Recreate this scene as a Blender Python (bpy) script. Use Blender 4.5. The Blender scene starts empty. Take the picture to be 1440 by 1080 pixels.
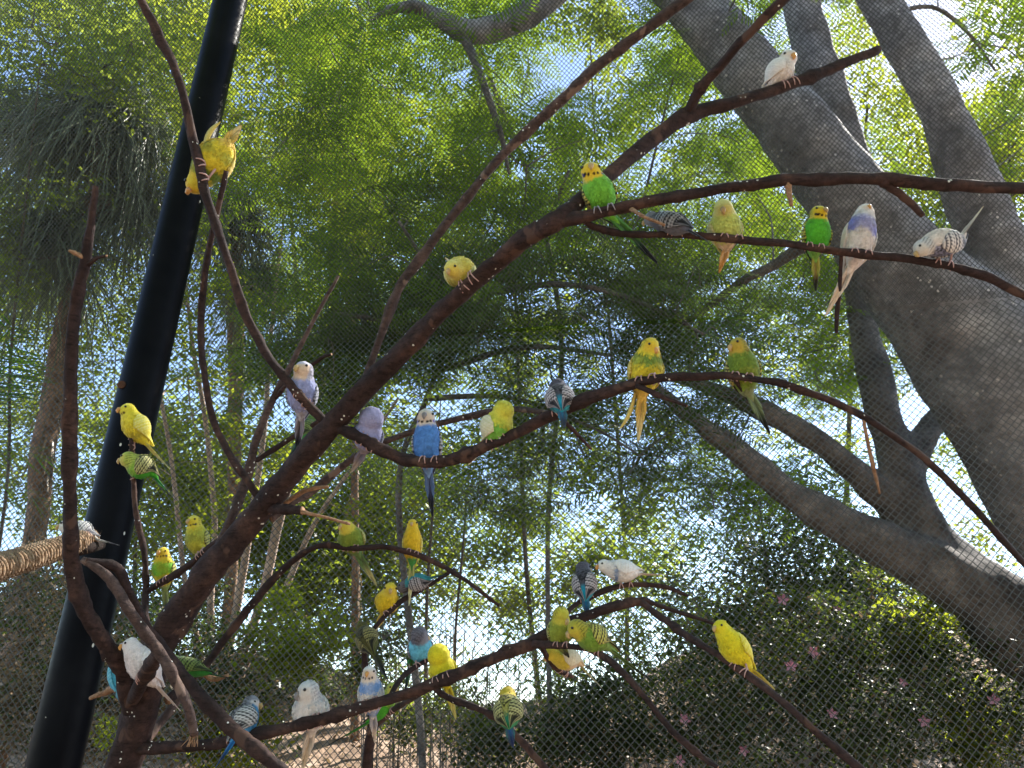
import bpy, bmesh, math, random
import numpy as np
from mathutils import Vector, Matrix, noise as mnoise
random.seed(7); RNG = np.random.default_rng(11)
S = bpy.context.scene
COL = S.collection

# ------------------------------------------------------------------ camera
FPX, PITCH = 1082.0, math.radians(25.6)
cam_d = bpy.data.cameras.new('camera'); cam = bpy.data.objects.new('camera', cam_d); COL.objects.link(cam)
CAM = Vector((0, 0, 1.6))
cam.location = CAM; cam.rotation_euler = (math.radians(90) + PITCH, 0, 0)
cam_d.sensor_width = 36; cam_d.lens = 36 * FPX / 1440; cam_d.clip_start = .05; cam_d.clip_end = 3000
S.camera = cam
VF = Vector((0, math.cos(PITCH), math.sin(PITCH))); VU = Vector((0, -math.sin(PITCH), math.cos(PITCH))); VR = Vector((1, 0, 0))
# ------------------------------------------------------------------ sky, sun, exposure
SUN = Vector((0.55, 0.46, 0.70)).normalized()
elev = math.asin(SUN.z); azim = math.atan2(SUN.x, SUN.y)
W = bpy.data.worlds.new('World'); S.world = W; W.use_nodes = True
nt = W.node_tree; nt.nodes.clear()
sky = nt.nodes.new('ShaderNodeTexSky'); sky.sky_type = 'NISHITA'; sky.sun_disc = False
sky.sun_elevation = elev; sky.sun_rotation = azim; sky.air_density = 1.0; sky.dust_density = .3; sky.ozone_density = 1.0
bg = nt.nodes.new('ShaderNodeBackground'); bg.inputs[1].default_value = 0.15
ow = nt.nodes.new('ShaderNodeOutputWorld')
nt.links.new(sky.outputs[0], bg.inputs[0]); nt.links.new(bg.outputs[0], ow.inputs[0])
sl = bpy.data.lights.new('sun', 'SUN'); sl.energy = 5; sl.angle = math.radians(.53); sl.color = (1, .95, .86)
so = bpy.data.objects.new('sun', sl); COL.objects.link(so); so.rotation_euler = SUN.to_track_quat('Z', 'Y').to_euler(); so.location = (4, 2, 12)
S.view_settings.view_transform = 'Standard'; S.view_settings.look = 'None'; S.view_settings.gamma = 1
S.view_settings.exposure = 1.45
S.render.engine = 'CYCLES'
S.cycles.max_bounces = 8; S.cycles.transmission_bounces = 6; S.cycles.diffuse_bounces = 4

# ------------------------------------------------------------------ helpers
def P(px, py, d):
    """photo pixel + distance along the view axis -> world point"""
    return CAM + VR * ((px - 720) / FPX * d) + VU * ((540 - py) / FPX * d) + VF * d
def Pn(px, py, d):
    px = np.asarray(px, float); py = np.asarray(py, float); d = np.asarray(d, float)
    x = (px - 720) / FPX * d; u = (540 - py) / FPX * d
    return np.stack([x, u * VU.y + d * VF.y, CAM.z + u * VU.z + d * VF.z], -1)
def proj(p):
    q = np.asarray(p) - np.array(CAM)
    d = q @ np.array(VF); return 720 + FPX * (q @ np.array(VR)) / d, 540 - FPX * (q @ np.array(VU)) / d, d
def lin(h):
    if isinstance(h, str):
        h = tuple(int(h[i:i+2], 16) / 255 for i in (0, 2, 4))
    return tuple(c / 12.92 if c <= .04045 else ((c + .055) / 1.055) ** 2.4 for c in h)
def mesh_from(name, V, Fc, smooth=False, mats=(), mi=None):
    me = bpy.data.meshes.new(name)
    V = np.asarray(V, np.float32).reshape(-1, 3)
    if isinstance(Fc, np.ndarray):
        n, k = Fc.shape
        me.vertices.add(len(V)); me.vertices.foreach_set('co', V.ravel())
        me.loops.add(n * k); me.loops.foreach_set('vertex_index', Fc.astype(np.int32).ravel())
        me.polygons.add(n); me.polygons.foreach_set('loop_start', np.arange(0, n * k, k, dtype=np.int32))
        me.update(calc_edges=True)
    else:
        me.from_pydata([tuple(v) for v in V], [], Fc); me.update()
    for m in mats: me.materials.append(m)
    if mi is not None: me.polygons.foreach_set('material_index', np.asarray(mi, np.int32))
    if smooth: me.polygons.foreach_set('use_smooth', np.ones(len(me.polygons), bool))
    return me
def obj(name, me, parent=None, label=None, cat=None, group=None, kind=None):
    o = bpy.data.objects.new(name, me); COL.objects.link(o)
    if parent: o.parent = parent
    tag(o, label, cat, group, kind); return o
def tag(o, label=None, cat=None, group=None, kind=None):
    if label: o['label'] = label
    if cat: o['category'] = cat
    if group: o['group'] = group
    if kind: o['kind'] = kind
def empty(name, loc, label, cat, group=None):
    o = bpy.data.objects.new(name, None); COL.objects.link(o); o.location = loc; o.empty_display_size = .1
    tag(o, label, cat, group); return o
def catmull(pts, n_per):
    pts = np.asarray(pts, float)
    p = np.vstack([2 * pts[0] - pts[1], pts, 2 * pts[-1] - pts[-2]])
    out = []
    for i in range(1, len(p) - 2):
        t = np.linspace(0, 1, n_per, endpoint=False)[:, None]
        a, b, c, d = p[i-1], p[i], p[i+1], p[i+2]
        out.append(.5 * ((2*b) + (-a + c)*t + (2*a - 5*b + 4*c - d)*t**2 + (-a + 3*b - 3*c + d)*t**3))
    out.append(pts[-1:]); return np.vstack(out)
def tube(C, Rr, ns=10, rough=0.0, seed=0, cap=True):
    """tube along points C with radii Rr; parallel-transport frames; returns V, quads list, cap face ids"""
    C = np.asarray(C, float); n = len(C); Rr = np.asarray(Rr, float)
    T = np.gradient(C, axis=0); T /= np.linalg.norm(T, axis=1)[:, None] + 1e-12
    ref = np.array([0, 0, 1.]) if abs(T[0][2]) < .9 else np.array([1., 0, 0])
    N = np.cross(T[0], ref); N /= np.linalg.norm(N)
    ang = np.linspace(0, 2*np.pi, ns, endpoint=False)
    V = []
    rs = np.random.default_rng(seed)
    ph = rs.uniform(0, 6.28, 6)
    for i in range(n):
        N = N - T[i] * (N @ T[i]); N /= np.linalg.norm(N); B = np.cross(T[i], N)
        r = np.full(ns, Rr[i])
        if rough:
            r = r * (1 + rough * (.5*np.sin(2*ang + ph[0] + i*.35) + .4*np.sin(3*ang + ph[1] - i*.5) + .45*np.sin(i*.9 + ph[2]) * np.cos(ang + ph[3]) + rs.normal(0, .35, ns)))
        V.append(C[i] + (np.cos(ang) * r)[:, None] * N + (np.sin(ang) * r)[:, None] * B)
    V = np.vstack(V); Fq = []
    for i in range(n - 1):
        for j in range(ns):
            Fq.append((i*ns + j, i*ns + (j+1) % ns, (i+1)*ns + (j+1) % ns, (i+1)*ns + j))
    caps = []
    if cap:
        Fq.append(tuple(range(ns))[::-1]); Fq.append(tuple((n-1)*ns + j for j in range(ns))); caps = [len(Fq)-2, len(Fq)-1]
    return V, Fq, caps

# ------------------------------------------------------------------ materials
def mat(name):
    m = bpy.data.materials.new(name); m.use_nodes = True
    nt = m.node_tree; b = nt.nodes['Principled BSDF']; return m, nt, b
def N_(nt, t, **kw):
    n = nt.nodes.new(t)
    for k, v in kw.items():
        if k in n.inputs: n.inputs[k].default_value = v
        else: setattr(n, k, v)
    return n
def ramp(nt, fac, stops):
    r = nt.nodes.new('ShaderNodeValToRGB'); cr = r.color_ramp
    while len(cr.elements) < len(stops): cr.elements.new(.5)
    for e, (p, c) in zip(cr.elements, stops): e.position = p; e.color = (*c[:3], 1)
    nt.links.new(fac, r.inputs[0]); return r.outputs[0]
def mixc(nt, fac, a, b, mode='MIX'):
    m = nt.nodes.new('ShaderNodeMix'); m.data_type = 'RGBA'; m.blend_type = mode
    for s, v in ((0, fac), (6, a), (7, b)):
        if hasattr(v, 'links') or isinstance(v, bpy.types.NodeSocket): nt.links.new(v, m.inputs[s])
        else: m.inputs[s].default_value = v if s == 0 else (*v[:3], 1)
    return m.outputs[2]
def bump(nt, b, h, strength=.4, dist=.01):
    n = nt.nodes.new('ShaderNodeBump'); n.inputs['Strength'].default_value = strength; n.inputs['Distance'].default_value = dist
    nt.links.new(h, n.inputs['Height']); nt.links.new(n.outputs[0], b.inputs['Normal'])
def coords(nt): return nt.nodes.new('ShaderNodeTexCoord').outputs['Object']
def noise(nt, co, scale, detail=4, rough=.6, sc=None):
    n = N_(nt, 'ShaderNodeTexNoise', Scale=scale, Detail=detail, Roughness=rough)
    if sc:
        mp = nt.nodes.new('ShaderNodeMapping'); mp.inputs['Scale'].default_value = sc; nt.links.new(co, mp.inputs[0]); co = mp.outputs[0]
    nt.links.new(co, n.inputs['Vector']); return n.outputs[0]

def bark_mat(name, c0, c1, c2, scale, spots=0.0, bumpd=.004, spotcol=(.6, .57, .52), spotscale=90, rough=.85, cracks=0, peel=None):
    m, nt, b = mat(name); co = coords(nt)
    n1 = noise(nt, co, scale, 6, .65); n2 = noise(nt, co, scale * 6, 5, .7)
    col = ramp(nt, n1, [(.3, c0), (.52, c1), (.72, c2)])
    col = mixc(nt, .75, col, ramp(nt, n2, [(.3, (.3, .3, .3)), (.7, (1.35, 1.35, 1.35))]), 'MULTIPLY')
    if cracks:
        n4 = noise(nt, co, scale * 3.2, 8, .75, (1, 1, 5))
        col = mixc(nt, cracks, col, ramp(nt, n4, [(.38, (.28, .27, .26)), (.47, (1, 1, 1)), (.62, (1.1, 1.1, 1.1))]), 'MULTIPLY')
    if peel:
        n5 = noise(nt, co, scale * 1.7, 3, .5, (1, 1, .5)); gp = ramp(nt, n5, [(.60, (0, 0, 0)), (.64, (1, 1, 1))])
        col = mixc(nt, gp, col, peel)
    if spots:
        v = N_(nt, 'ShaderNodeTexVoronoi', Scale=spotscale); nt.links.new(co, v.inputs['Vector'])
        n3 = noise(nt, co, spotscale * .25, 2)
        lt = N_(nt, 'ShaderNodeMath', operation='LESS_THAN'); nt.links.new(v.outputs['Distance'], lt.inputs[0]); lt.inputs[1].default_value = .22
        gt = N_(nt, 'ShaderNodeMath', operation='GREATER_THAN'); nt.links.new(n3, gt.inputs[0]); gt.inputs[1].default_value = 1 - spots
        mu = N_(nt, 'ShaderNodeMath', operation='MULTIPLY'); nt.links.new(lt.outputs[0], mu.inputs[0]); nt.links.new(gt.outputs[0], mu.inputs[1])
        col = mixc(nt, mu.outputs[0], col, spotcol)
    nt.links.new(col, b.inputs['Base Color']); b.inputs['Roughness'].default_value = rough
    b.inputs['Specular IOR Level'].default_value = .25
    bump(nt, b, n2, .6, bumpd); return m

M = {}
M['perch'] = bark_mat('perch_bark', (.022, .013, .013), (.045, .025, .023), (.10, .052, .040), 14, spots=.37, bumpd=.005, spotscale=110, cracks=.7, peel=(.085, .047, .036))
M['perch_pale'] = bark_mat('perch_bark_pale', (.045, .03, .028), (.09, .058, .052), (.17, .11, .092), 16, spots=.39, bumpd=.005, spotscale=110, cracks=.7, peel=(.19, .125, .10))
M['cut'] = bark_mat('cut_wood', (.25, .13, .07), (.38, .22, .13), (.5, .33, .2), 60, bumpd=.002)
M['twig_tan'] = bark_mat('twig_tan', (.22, .11, .06), (.34, .19, .11), (.45, .28, .17), 40, bumpd=.002)
M['greybark'] = bark_mat('grey_bark', (.11, .10, .10), (.25, .235, .24), (.43, .41, .41), 4.0, spots=.42, bumpd=.012, spotscale=26, spotcol=(.5, .46, .44), cracks=.4)
M['roughbark'] = bark_mat('rough_bark', (.08, .072, .068), (.18, .16, .15), (.33, .30, .28), 7, bumpd=.012, cracks=.5)
M['tanbark'] = bark_mat('tan_bark', (.30, .21, .165), (.55, .41, .33), (.72, .58, .48), 9, bumpd=.008)
M['palmtrunk'] = bark_mat('palm_trunk', (.12, .075, .05), (.30, .19, .125), (.5, .35, .25), 14, bumpd=.02)
M['farbark'] = bark_mat('far_bark', (.05, .04, .03), (.11, .085, .065), (.2, .16, .12), 6, bumpd=.01)
M['hill'] = bark_mat('hillside_soil', (.12, .08, .055), (.36, .25, .18), (.62, .48, .38), 2.2, bumpd=.05, rough=.95)

def leaf_mat(name, cols, trans=.45, tcol=(.30, .42, .035), gloss=.25):
    m = bpy.data.materials.new(name); m.use_nodes = True; nt = m.node_tree; nt.nodes.clear()
    g = nt.nodes.new('ShaderNodeNewGeometry')
    co = nt.nodes.new('ShaderNodeTexCoord').outputs['Object']
    n = noise(nt, co, 1.6, 2)
    ad = N_(nt, 'ShaderNodeMath', operation='ADD'); nt.links.new(g.outputs['Random Per Island'], ad.inputs[0]); nt.links.new(n, ad.inputs[1])
    hf = N_(nt, 'ShaderNodeMath', operation='MULTIPLY'); nt.links.new(ad.outputs[0], hf.inputs[0]); hf.inputs[1].default_value = .5
    cols = [tuple(x*f for x in c_) for c_, f in zip(cols, (.5, .62, .9))]; k = len(cols); c = ramp(nt, hf.outputs[0], [(.22 + .56 * i / (k - 1), x) for i, x in enumerate(cols)])
    p = nt.nodes.new('ShaderNodeBsdfPrincipled'); p.inputs['Roughness'].default_value = .4; p.inputs['Specular IOR Level'].default_value = gloss*.7
    nt.links.new(c, p.inputs['Base Color'])
    t = nt.nodes.new('ShaderNodeBsdfTranslucent')
    tc = mixc(nt, .75, c, tcol); nt.links.new(tc, t.inputs[0])
    mx = nt.nodes.new('ShaderNodeMixShader'); mx.inputs[0].default_value = trans
    nt.links.new(p.outputs[0], mx.inputs[1]); nt.links.new(t.outputs[0], mx.inputs[2])
    o = nt.nodes.new('ShaderNodeOutputMaterial'); nt.links.new(mx.outputs[0], o.inputs[0]); return m
M['frond'] = leaf_mat('feathery_leaf', [(.02, .034, .012), (.042, .066, .02), (.085, .115, .028)], .55, (.36, .52, .03))
M['fronddark'] = leaf_mat('dark_feathery_leaf', [(.022, .042, .02), (.042, .074, .03), (.075, .115, .04)], .42, (.24, .36, .05))
M['broad'] = leaf_mat('broad_leaf', [(.022, .034, .012), (.055, .075, .02), (.13, .145, .03)], .58, (.50, .57, .04))
M['bright'] = leaf_mat('bright_leaf', [(.035, .06, .014), (.08, .125, .02), (.16, .205, .03)], .6, (.55, .62, .04))
M['far'] = leaf_mat('far_leaf', [(.018, .028, .011), (.042, .056, .018), (.11, .12, .035)], .52, (.42, .52, .05))
M['shrub'] = leaf_mat('shrub_leaf', [(.025, .04, .016), (.045, .068, .024), (.09, .115, .036)], .3, (.16, .24, .03), .4)
M['strap'] = leaf_mat('strap_leaf', [(.17, .20, .14), (.24, .27, .18), (.30, .32, .22)], .35, (.16, .2, .06), .4)
M['palmleaf'] = leaf_mat('palm_leaf', [(.03, .07, .02), (.055, .12, .025), (.09, .17, .03)], .4, (.16, .36, .02), .35)
M['dry'] = leaf_mat('dry_leaf', [(.12, .085, .05), (.24, .17, .10), (.38, .29, .19)], .25, (.4, .28, .14))

def plain(name, c, rough=.5, spec=.5, metal=0.0):
    m, nt, b = mat(name); co = coords(nt); n = noise(nt, co, 220, 3)
    col = mixc(nt, .35, c, ramp(nt, n, [(.3, tuple(x*.6 for x in c)), (.7, tuple(min(1, x*1.25) for x in c))]))
    nt.links.new(col, b.inputs['Base Color']); b.inputs['Roughness'].default_value = rough
    b.inputs['Specular IOR Level'].default_value = spec; b.inputs['Metallic'].default_value = metal; return m
M['eye'] = plain('bird_eye', (.008, .006, .006), .12, .6)
M['leg'] = plain('bird_leg', (.50, .30, .27), .6)
M['leg_grey'] = plain('bird_leg_grey', (.30, .26, .28), .6)
M['horn'] = plain('beak_horn', (.50, .33, .13), .4)
M['horn_orange'] = plain('beak_orange', (.62, .30, .08), .4)
M['horn_grey'] = plain('beak_grey', (.22, .2, .2), .4)
M['cere_blue'] = plain('cere_blue', (.16, .2, .5), .5)
M['cere_tan'] = plain('cere_tan', (.42, .28, .2), .6)
M['cere_pink'] = plain('cere_pink', (.6, .36, .34), .6)
M['wire'] = plain('galvanised_wire_lit', (.058, .058, .054), .5, .4, .12)  # sunlit look of the wall net put into a slightly paler wire colour
M['wire_backlit'] = plain('galvanised_wire_backlit', (.042, .042, .04), .52, .35, .1)  # same wire, darkened in colour to stand in for backlight on the upper net
M['pink'] = leaf_mat('pink_petal', [(.55, .16, .26), (.68, .28, .38), (.75, .42, .5)], .35, (.8, .3, .4))
# feather material: colour comes from the painted plumage attribute
m, nt, b = mat('plumage')
at = nt.nodes.new('ShaderNodeAttribute'); at.attribute_name = 'Col'; co = coords(nt)
n1 = noise(nt, co, 420, 4, .7); n2 = noise(nt, co, 90, 3)
c = mixc(nt, .5, at.outputs['Color'], ramp(nt, n1, [(.25, (.62, .62, .62)), (.7, (1.12, 1.12, 1.12))]), 'MULTIPLY')
c = mixc(nt, .3, c, ramp(nt, n2, [(.3, (.7, .7, .7)), (.7, (1.1, 1.1, 1.1))]), 'MULTIPLY')
nt.links.new(c, b.inputs['Base Color']); b.inputs['Roughness'].default_value = .75; b.inputs['Specular IOR Level'].default_value = .18
b.inputs['Sheen Weight'].default_value = .15; b.inputs['Sheen Roughness'].default_value = .5
bump(nt, b, n1, .5, .0012); M['plumage'] = m
# black powder-coated post
m, nt, b = mat('black_post'); co = coords(nt)
n1 = noise(nt, co, 7, 5); n2 = noise(nt, co, 60, 3)
col = ramp(nt, n1, [(.35, (.003, .003, .0045)), (.7, (.007, .007, .009))])
v = N_(nt, 'ShaderNodeTexVoronoi', Scale=26.0); mp = nt.nodes.new('ShaderNodeMapping'); mp.inputs['Scale'].default_value = (1, 1, .55); nt.links.new(co, mp.inputs[0]); nt.links.new(mp.outputs[0], v.inputs['Vector'])
lt = N_(nt, 'ShaderNodeMath', operation='LESS_THAN'); nt.links.new(v.outputs['Distance'], lt.inputs[0]); lt.inputs[1].default_value = .075
n3 = noise(nt, co, 5, 2); gt = N_(nt, 'ShaderNodeMath', operation='GREATER_THAN'); nt.links.new(n3, gt.inputs[0]); gt.inputs[1].default_value = .52
mu = N_(nt, 'ShaderNodeMath', operation='MULTIPLY'); nt.links.new(lt.outputs[0], mu.inputs[0]); nt.links.new(gt.outputs[0], mu.inputs[1])
col = mixc(nt, mu.outputs[0], col, (.55, .53, .48)); nt.links.new(col, b.inputs['Base Color'])
nt.links.new(ramp(nt, n2, [(.3, (.3, .3, .3)), (.7, (.46, .46, .46))]), b.inputs['Roughness']); b.inputs['Specular IOR Level'].default_value = .12; b.inputs['IOR'].default_value = 1.28; M['post'] = m
# coir
m, nt, b = mat('coir_fibre'); co = coords(nt)
n1 = noise(nt, co, 60, 5, .7, (1, 1, 1)); w = N_(nt, 'ShaderNodeTexWave', Scale=55.0, Distortion=6.0, Detail=3.0); nt.links.new(co, w.inputs['Vector'])
nt.links.new(ramp(nt, n1, [(.3, (.12, .075, .045)), (.5, (.30, .19, .115)), (.7, (.5, .35, .22))]), b.inputs['Base Color']); b.inputs['Roughness'].default_value = .95
bump(nt, b, w.outputs[1], .8, .004); M['coir'] = m

#@@STRUCTURE
# ------------------------------------------------------------------ ground: level in front, a bank rising behind the fence
gx = np.concatenate([np.linspace(-400, -16, 10), np.linspace(-14, 14, 85), np.linspace(16, 400, 10)])
gy = np.concatenate([np.linspace(-400, -6, 10), np.linspace(-4, 24, 113), np.linspace(28, 600, 14)])
GX, GY = np.meshgrid(gx, gy)
def ground_z(x, y):
    x = np.asarray(x, float); y = np.asarray(y, float)
    t = np.clip((y - 4.6) / 6.5, 0, 1); s = t*t*(3 - 2*t)
    left = 1 + .40*(.5 + .5*np.tanh(-(x + 2.2) / 1.2)) + .62*(.5 + .5*np.tanh((x - 2.4) / .9))
    return s * 2.05 * left + .10*np.sin(x*1.7 + y*.6)*s + .07*np.sin(x*.9 - y*2.1)*s
GZ = ground_z(GX, GY)
GZ += RNG.normal(0, .018, GZ.shape) * (np.abs(GX) < 15)
idx = np.arange(GX.size).reshape(GX.shape)
Fg = np.stack([idx[:-1, :-1], idx[:-1, 1:], idx[1:, 1:], idx[1:, :-1]], -1).reshape(-1, 4)
obj('ground', mesh_from('ground', np.stack([GX, GY, GZ], -1), Fg, True, [M['hill']]), kind='structure')

n = 18000; lx = RNG.uniform(-8, 8, n); ly = RNG.uniform(3.6, 12.5, n); lc = np.stack([lx, ly, ground_z(lx, ly) + RNG.uniform(.0, .05, n)], -1)
a = RNG.uniform(0, 6.283, n); d = np.stack([np.cos(a), np.sin(a), RNG.normal(0, .45, n)], -1); sd = np.stack([-np.sin(a), np.cos(a), RNG.normal(0, .5, n)], -1)
sz = RNG.uniform(.03, .10, n)[:, None]
V = np.stack([lc - d*sz*.5, lc + sd*sz*.22, lc + d*sz*.5, lc - sd*sz*.22], 1)
obj('leaf_litter', mesh_from('leaf_litter', V, np.arange(n*4).reshape(n, 4), False, [M['dry']]), kind='stuff', label='dry tan leaf litter scattered over the bank', cat='leaf litter')

# ------------------------------------------------------------------ aviary fence: chain-link wall below, finer net leaning in above
TH = math.radians(8); FU = np.array([math.cos(TH), -math.sin(TH), 0]); FN = np.array([-math.sin(TH), -math.cos(TH), 0])
F0 = np.array([0, 3.0, 0.]); ZK = 3.30
def net(name, u0, u1, origin, up, length, w, h, r, rounded, parent, sag, wm):
    nu = int((u1 - u0) / w); nj = int(length / (h / 2))
    i = np.arange(nu)[:, None]; j = np.arange(nj + 1)[None, :]
    s = np.where((i + j) % 2 == 0, 1.0, -1.0)
    if rounded:
        vv = np.repeat(j * h / 2, 2, axis=1).astype(float); vv[:, 0::2] -= h * .055; vv[:, 1::2] += h * .055
        ss = np.repeat(s, 2, axis=1)
    else: vv = j * h / 2.0; ss = s
    uu = u0 + i * w + ss * w * .52; vv = np.broadcast_to(vv, uu.shape).copy()
    # slack in the net
    du = sag * (np.sin(uu*2.1 + vv*1.3) * .6 + np.sin(vv*3.7 - uu*.8 + 1) * .5)
    dv = sag * (np.sin(uu*1.7 + 2) * .9 + np.sin(uu*4.3 + vv*1.9) * .3)
    dn = sag * 1.6 * np.sin(uu*1.4 + .5) * np.sin(vv*2.0 + .3) + ss * r * .75 * np.where(i % 2 == 0, 1, -1)
    Pp = origin + (uu + du)[..., None]*FU + (vv + dv)[..., None]*np.array(up) + dn[..., None]*FN
    Pp = Pp.reshape(nu, -1, 3); K = Pp.shape[1]
    off = np.array([FU * r * 1.2 + FN * r * .6, -FU * r * 1.2 + FN * r * .6, -FN * r])
    V = Pp[:, :, None, :] + off[None, None]
    base = (np.arange(nu)[:, None]*K + np.arange(K - 1)[None, :])[..., None] * 3
    q = np.arange(3)[None, None]
    Fq = np.stack([base + q, base + (q+1) % 3, base + 3 + (q+1) % 3, base + 3 + q], -1).reshape(-1, 4)
    return obj(name, mesh_from(name, V, Fq, True, [M[wm]]), parent, kind='stuff')
fence = empty('aviary_fence', (0, 3.0, 0), 'grey chain-link aviary netting stretched behind all the perches', 'fence')
UW0, UW1 = -2.95, 2.35
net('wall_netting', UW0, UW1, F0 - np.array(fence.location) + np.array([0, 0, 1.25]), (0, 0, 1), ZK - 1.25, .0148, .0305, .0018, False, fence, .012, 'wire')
LN = math.radians(20); upn = np.array([0, 0, math.cos(LN)]) + FN * math.sin(LN)
net('roof_netting', UW0 - .18, UW1 + .2, F0 - np.array(fence.location) + np.array([0, 0, ZK]), upn, 1.98, .0106, .0240, .0015, False, fence, .010, 'wire_backlit')

# ------------------------------------------------------------------ black steel post
pb = P(75, 1080, 1.97); px_, py_ = pb.x, pb.y
rp = 36 * 1.97 / FPX
pr = [(0, rp*1.9), (.012, rp*1.9), (.016, rp*1.02), (.5, rp), (5.6, rp), (5.61, rp*.92)]
ns = 40; V = []; Fq = []
zs = [0, .012, .0125] + list(np.linspace(.016, 5.6, 24)) + [5.62]; rs_ = [rp*1.9, rp*1.9, rp*1.02] + [rp]*24 + [rp*.6]
for z, r in zip(zs, rs_):
    for k in range(ns):
        a = 2*math.pi*k/ns; V.append((r*math.cos(a), r*math.sin(a), z))
for i in range(len(zs)-1):
    for k in range(ns): Fq.append((i*ns+k, i*ns+(k+1) % ns, (i+1)*ns+(k+1) % ns, (i+1)*ns+k))
Fq.append(tuple((len(zs)-1)*ns + k for k in range(ns)))
post = empty('steel_post', (px_, py_, 0), 'thick round black steel post rising past the upside-down bird', 'post')
obj('shaft', mesh_from('post_shaft', V, Fq, True, [M['post']]), post)
# rusty old bolt hole on the shaft
rz = P(184, 530, 1.97 + .35).z
V, Fq, cp = tube([(-.028, -rp*.93, rz), (-.028, -rp*1.005, rz)], [.013, .013], 14)
obj('bolt_plug', mesh_from('bolt_plug', V, Fq, False, [bark_mat('rust', (.05, .02, .012), (.10, .04, .02), (.16, .07, .035), 50)]), post)

#@@PERCHES
# ------------------------------------------------------------------ perch tree: every branch from (pixel x, pixel y, width px, depth)
BR = {}
def branch_curve(pts, n_per=7):
    c = catmull(pts, n_per)
    C = Pn(c[:, 0], c[:, 1], c[:, 3]); R_ = np.maximum(c[:, 2], 1.5) / 2 * c[:, 3] / FPX
    return c, C, R_
def branch(key, pts, parent, material, name='branch', rough=.15, ns=14, knots=True, cutcap=True, label=None):
    c, C, R_ = branch_curve(pts)
    rs = np.random.default_rng(sum(map(ord, key)) * 7)
    L = len(C)
    # small natural wobble and knots
    wob = rs.normal(0, 1, (L, 3)); wob = (wob + np.roll(wob, 1, 0) + np.roll(wob, -1, 0)) / 3
    C2 = C + wob * (R_ * .10)[:, None]
    R2 = R_ * (1 + rs.normal(0, .025, L))
    if knots:
        for k in rs.choice(np.arange(2, max(3, L - 2)), size=max(1, L // 9)):
            if k < L: R2[max(k-1,0)] *= 1.05; R2[k] *= 1.2; R2[min(k+1,L-1)] *= 1.05
    R2[-1] *= .93
    V, Fq, caps = tube(C2, R2, ns, rough, seed=sum(map(ord, key)))
    mi = [0] * len(Fq)
    if cutcap:
        for q in caps: mi[q] = 1
    o0 = np.array(parent.location)
    o = obj(name, mesh_from(key, V - o0, Fq, True, [material, M['cut']], mi), parent)
    if label: o['label'] = label
    BR[key] = (c, C, R_); return o
pt_base = P(172, 1090, 1.5)
perch = empty('perch_tree', (pt_base.x, pt_base.y, float(ground_z(pt_base.x, pt_base.y))), 'bare dead perch tree with many reddish brown branches holding most of the birds', 'dead tree')
MP, MPP, MT = M['perch'], M['perch_pale'], M['twig_tan']
branch('main', [(172, 1090, 44, 1.5), (200, 985, 44, 1.5), (232, 895, 42, 1.5), (300, 800, 37, 1.48), (375, 705, 34, 1.45), (465, 600, 31, 1.4), (560, 500, 28, 1.35), (640, 420, 26, 1.3), (720, 350, 25, 1.25), (785, 307, 24, 1.2), (860, 245, 21, 1.28), (960, 167, 20, 1.34), (1050, 140, 17, 1.36), (1130, 112, 15, 1.38), (1190, 88, 14, 1.4), (1235, 70, 13, 1.42)], perch, MP, 'trunk')
# lower trunk down to the ground
g0 = np.array(perch.location)
Ct = np.array([g0 + [0, 0, -.05], g0 + [.01, 0, .5], np.array(P(172, 1086, 1.5))]); Ct = catmull(Ct, 8)
V, Fq, cp = tube(Ct, np.linspace(.045, .031, len(Ct)), 12, .1, 5)
obj('trunk', mesh_from('trunk_base', V - g0, Fq, True, [MP]), perch)
branch('topfork', [(966, 162, 15, 1.34), (985, 125, 13, 1.31), (1030, 72, 13, 1.27), (1070, 30, 13, 1.24), (1120, -20, 13, 1.22)], perch, MP)
branch('long', [(500, 560, 12, 1.40), (515, 530, 11, 1.42), (555, 420, 12, 1.42), (600, 350, 13, 1.42), (700, 225, 13, 1.4), (780, 150, 14, 1.38), (850, 85, 15, 1.35), (930, 25, 15, 1.32), (990, -20, 15, 1.3)], perch, MPP)
branch('r1', [(780, 313, 20, 1.2), (850, 298, 16, 1.19), (920, 282, 15, 1.18), (1000, 268, 15, 1.17), (1080, 257, 16, 1.16), (1160, 252, 16, 1.15), (1240, 252, 18, 1.14), (1330, 260, 16, 1.13), (1470, 267, 16, 1.12)], perch, MP)
branch('r1stub', [(1238, 252, 13, 1.14), (1258, 268, 11, 1.14), (1280, 284, 10, 1.14), (1298, 304, 9, 1.14)], perch, MP)
branch('r1twig', [(1106, 254, 9, 1.155), (1109, 268, 8, 1.155), (1113, 290, 5, 1.15)], perch, MT)
branch('r1tan', [(885, 292, 6, 1.185), (905, 304, 5, 1.15), (935, 317, 4, 1.14)], perch, MT)
branch('r2', [(822, 312, 9, 1.2), (845, 322, 9, 1.21), (880, 329, 9, 1.22), (960, 331, 10, 1.22), (1040, 337, 11, 1.2), (1120, 345, 11, 1.2), (1210, 357, 11, 1.19), (1290, 366, 11, 1.18), (1350, 378, 12, 1.17), (1400, 395, 12, 1.16), (1470, 432, 13, 1.15)], perch, MP)
branch('r2hang', [(1183, 352, 5, 1.2), (1181, 400, 6, 1.21), (1177, 440, 6, 1.22), (1176, 468, 5, 1.22)], perch, MP)
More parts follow.
